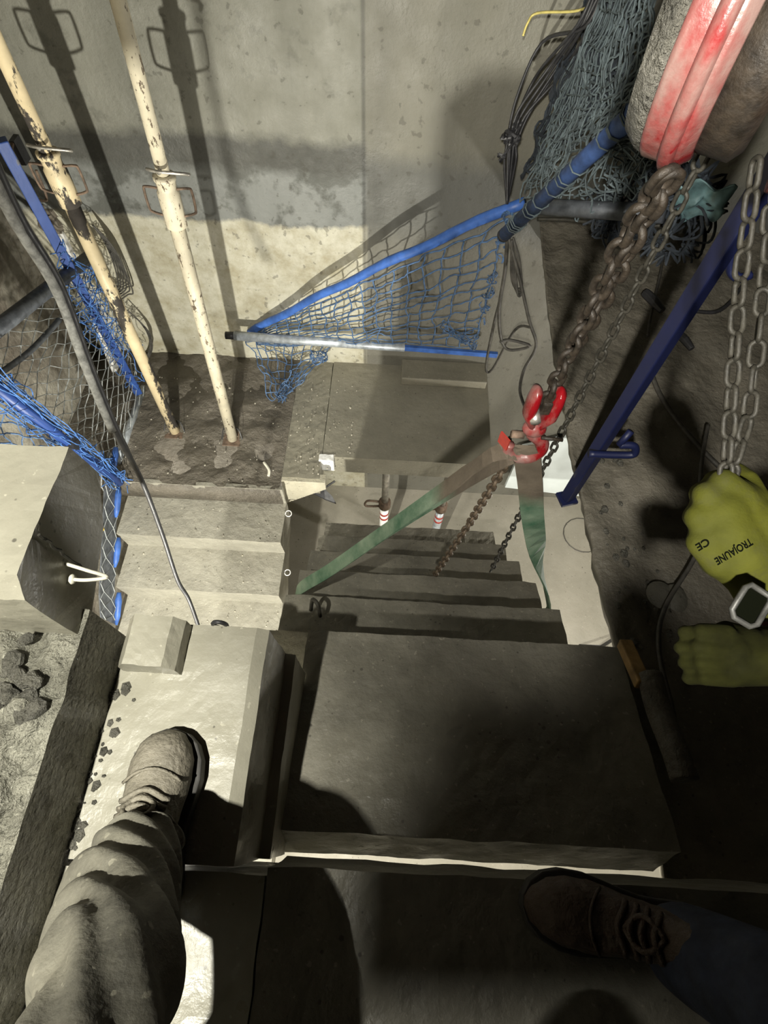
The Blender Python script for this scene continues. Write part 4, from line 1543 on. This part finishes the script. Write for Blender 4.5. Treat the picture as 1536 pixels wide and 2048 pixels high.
# the second worker at right, gloved hands on the chain
wk = thing('person', (.75, -.3, 0), 'person in navy trousers and yellow green gloves pulling the hoist chain at right', 'person')
GD = .66


def gp(x, y, dd=0.0):
    return at_depth(x, y, GD + dd)


fing = []
for k, (kx, ky) in enumerate(((1446, 965), (1414, 990), (1398, 1035), (1402, 1085))):
    fing.append([(gp(kx + 38, ky + 38), .021), (gp(kx, ky), .0175), (gp(kx - 14 + 3 * k, ky - 2, .026), .0155), (gp(kx + 6, ky - 4, .052), .0145), (gp(kx + 38, ky, .058), .013)])
thumb = [(gp(1500, 1060, .0), .021), (gp(1512, 1005, .012), .018), (gp(1492, 962, .028), .0155), (gp(1470, 945, .045), .014)]
palm = [(gp(1535, 1190, .02), .036), (gp(1512, 1150, .012), .036), (gp(1480, 1110, .006), .040), (gp(1450, 1068, .006), .040), (gp(1438, 1030, .008), .036), (gp(1462, 1000, .014), .03)]
pal2 = [(gp(1500, 1100, .008), .038), (gp(1490, 1050, .01), .038), (gp(1480, 1010, .015), .03)]
pal3 = [(gp(1450, 1110, .012), .032), (gp(1425, 1075, .012), .028)]
glove = fleshed('glove', fing + [thumb, palm, pal2, pal3], .0035, M['glove'], wk, 9)
# second glove lower, its dim light put into the colour
GD = .62
fing = [[(gp(1452 + 4 * k, 1268 + 29 * k), .0115), (gp(1396 + 7 * abs(k - 1), 1262 + 31 * k), .0092), (gp(1362 + 8 * abs(k - 1), 1265 + 30 * k, .016), .0085), (gp(1372 + 8 * abs(k - 1), 1267 + 30 * k, .042), .008)] for k in range(4)]
fing.append([(gp(1500, 1282), .016), (gp(1452, 1262, .028), .0125), (gp(1405, 1276, .05), .011)])
fing.append([(gp(1462, 1300, .008), .026), (gp(1475, 1328, .008), .026), (gp(1520, 1312, .008), .034), (gp(1580, 1310, .01), .033), (gp(1640, 1310, 0), .036)])
fleshed('glove', fing, .0025, M['glove_dim'], wk, 2)['label'] = 'lower glove with dim light painted into its colour'
GD = .66
# cuffs, sleeves
MB().tube([gp(1525, 1172, .02), gp(1552, 1214, .026)], [.030, .034], 16).build('cuff', M['red_knit'], wk, smooth=True)
sh = V((.62, -.34, 1.36))
# body: legs, torso, arms as one surface
el1 = V((.74, .06, .92))
wr1 = gp(1560, 1225, .03)
el2 = V((.72, -.02, .70))
wr2 = at_depth(1640, 1310, .62)
fleshed('body', [
    [(V((.475, -.15, .10)), .062), (V((.51, -.175, .28)), .072), (V((.58, -.22, .52)), .075), (V((.68, -.30, .86)), .10)],
    [(V((.92, -.34, .09)), .055), (V((.90, -.34, .28)), .07), (V((.87, -.34, .48)), .075), (V((.84, -.38, .86)), .10)],
    [(V((.70, -.34, .88)), .12), (V((.86, -.38, .88)), .12)],
    [(V((.78, -.36, .92)), .14), (V((.80, -.40, 1.15)), .15), (V((.80, -.40, 1.34)), .15), (V((.79, -.38, 1.46)), .08), (V((.78, -.36, 1.54)), .06)],
    [(V((.64, -.32, 1.36)), .075), (V((.70, -.12, 1.12)), .055), (el1, .05), (el1.lerp(wr1, .6), .042), (wr1, .034)],
    [(V((.96, -.36, 1.36)), .075), (V((1.0, -.12, 1.04)), .055), (V((.86, .0, .78)), .05), (V((.86, .0, .78)).lerp(wr2, .6), .042), (wr2, .034)]], .014, M['navy_cloth'], wk)
hd = MB().ball((.76, -.30, 1.66), (.078, .098, .12), 18, 14)
for s_ in (-1, 1):
    hd.ball((.76 + s_ * .077, -.30, 1.65), (.012, .022, .032), 8, 6)
hd.ball((.76, -.20, 1.64), (.014, .02, .024), 8, 6)
hd.build('head', M['skin'], wk, smooth=True)
MB().ball((.76, -.33, 1.72), (.10, .125, .10), 18, 12).build('helmet', M['white_paint'], wk, smooth=True)
make_boot(wk, V((.262, -.108, 0)), V((.545, -.15, 0)), .004, .29, .108, M['leather_dark'])
make_boot(wk, V((.66, -.28, 0)), V((.95, -.34, 0)), .004, .29, .108, M['leather_dark'])
# silver clip at the cuff
c = at_depth(1502, 1212, .60)
fr = MB()
ang = Matrix.Rotation(.55, 3, Fw)
rx, ry = ang @ R_, ang @ D_


def fpt(a_, b_, dd=0):
    return c + rx * a_ + ry * b_ + Fw * dd


cl_ = wk
fr.tube([fpt(-.012, -.020), fpt(.012, -.020), fpt(.016, -.014), fpt(.016, .014), fpt(.010, .020), fpt(-.010, .020), fpt(-.016, .014), fpt(-.016, -.014)], .0035, 6, closed=True)
fo = fr.build('metal_clip', M['dull_metal'], wk, smooth=True)
fo['label'] = 'silver rectangular metal clip at the cuff'
pl_ = MB().add([fpt(-.013, -.018, .001), fpt(.013, -.018, .001), fpt(.013, .018, .001), fpt(-.013, .018, .001), fpt(-.013, -.018, .006), fpt(.013, -.018, .006), fpt(.013, .018, .006), fpt(-.013, .018, .006)], [(0, 1, 2, 3), (7, 6, 5, 4), (0, 4, 5, 1), (1, 5, 6, 2), (2, 6, 7, 3), (3, 7, 4, 0)])
pl_.build('face', M['ink'], fo)

# printing on the glove back, laid on its surface
bpy.context.view_layer.update()
dg = bpy.context.evaluated_depsgraph_get()


def print_on(target, text, px0, py0, px1, py1, height_px, mat, parent):
    cu = bpy.data.curves.new('lettering', 'FONT')
    cu.body = text
    cu.size = 1.0
    cu.offset = .03
    tmp = bpy.data.objects.new('lettering_tmp', cu)
    COL.objects.link(tmp)
    bpy.context.view_layer.update()
    me = bpy.data.meshes.new_from_object(tmp.evaluated_get(bpy.context.evaluated_depsgraph_get()))
    bpy.data.objects.remove(tmp)
    bm = bmesh.new()
    bm.from_mesh(me)
    bmesh.ops.triangulate(bm, faces=bm.faces)
    bmesh.ops.subdivide_edges(bm, edges=bm.edges, cuts=1)
    bm.to_mesh(me)
    bm.free()
    xs = [v.co.x for v in me.vertices]
    x0, x1 = min(xs), max(xs)
    dx, dy = px1 - px0, py1 - py0
    ln = math.hypot(dx, dy)
    dx, dy = dx / ln, dy / ln
    ux, uy = dy, -dx
    ev = target.evaluated_get(bpy.context.evaluated_depsgraph_get())
    inv = ev.matrix_world.inverted()
    o_loc = inv @ CAM
    for v in me.vertices:
        a_ = (v.co.x - x0) / (x1 - x0) * ln
        h = v.co.y * height_px
        r_ = ray(px0 + dx * a_ + ux * h, py0 + dy * a_ + uy * h).normalized()
        ok, hit, nr, _ = ev.ray_cast(o_loc, inv.to_3x3() @ r_)
        if ok:
            v.co = (ev.matrix_world @ hit) - r_ * .0008
        else:
            v.co = CAM + r_ * .64
    o_ = bpy.data.objects.new('lettering', me)
    COL.objects.link(o_)
    me.materials.clear()
    me.materials.append(mat)
    o_.parent = parent
    return o_


l1 = print_on(glove, 'TROJAUNE', 1500, 1076, 1428, 1118, 21, M['ink'], glove)
l1['label'] = 'black printed word'
l2 = print_on(glove, 'CE', 1414, 1076, 1390, 1090, 21, M['ink'], glove)
l2['label'] = 'black CE mark'

# ------------------------------------------------------------------ the lamps


def lamp_stand(name, at, foot_z, label, back):
    t_ = thing(name, (at.x, at.y + back.y, foot_z), label, 'lamp')
    MB().box(at + back + V((0, 0, .03)), (.12, .04, .12)).build('housing', M['black'], t_, bevel=.006)
    MB().tube([V((at.x, at.y + back.y, foot_z + .02)), at + back + V((0, 0, -.03))], .012, 10).build('pole', M['black'], t_, smooth=True)
    for k in range(3):
        a_ = k * 2.094 + .5
        p0 = V((at.x, at.y + back.y, foot_z + .18))
        MB().tube([p0, p0 + V((.10 * math.cos(a_), .10 * math.sin(a_), -.18))], .008, 8).build('leg', M['black'], t_, smooth=True)
    return t_


t = lamp_stand('work_lamp', LAMP, .17, 'black work lamp on a stand on the rough upstand beside the photographer', V((0, -.08, 0)))
lamp_stand('site_lamp', LOW, -3.0, 'black site lamp on a tall stand in the stair void under the landing', V((0, -.10, 0)))
EDGE = [(-.45, 2.5, .9), (-.40, 2.5, -.6), (-.36, 1.7, -1.5), (-.15, .95, -1.15), (-.06, .5, -.55), (.0, .28, -.40), (.03, .17, -.37), (-.05, .09, -.35), (-.13, .05, -.33), (-.165, -.05, 0), (-.165, -.4, 0)]  # outline of an added shutter, shaped to give the shade edge at right
b = MB()
RV = .16
row0 = [LAMP + (V(p) - LAMP).normalized() * RV for p in EDGE]
rows = [row0]
for k in range(1, 9):
    r_ = []
    for p, e_ in zip(row0, EDGE):
        q = V((e_[0] + k * .45, e_[1], e_[2] + k * .05 * (1 if e_[1] < 1 else 0)))
        r_.append(LAMP + (q - LAMP).normalized() * RV)
    rows.append(r_)
nn = len(row0)
b.add([p for r_ in rows for p in r_], [(i * nn + j, i * nn + j + 1, (i + 1) * nn + j + 1, (i + 1) * nn + j) for i in range(8) for j in range(nn - 1)])
o = b.build('shade_shutter', M['black'], t)
s2 = o.modifiers.new('t', 'SOLIDIFY')
s2.thickness = .003
lamp_stand('site_lamp', FAR, -3.0, 'black site lamp on a stand under the right floor slab', V((.08, 0, 0)))
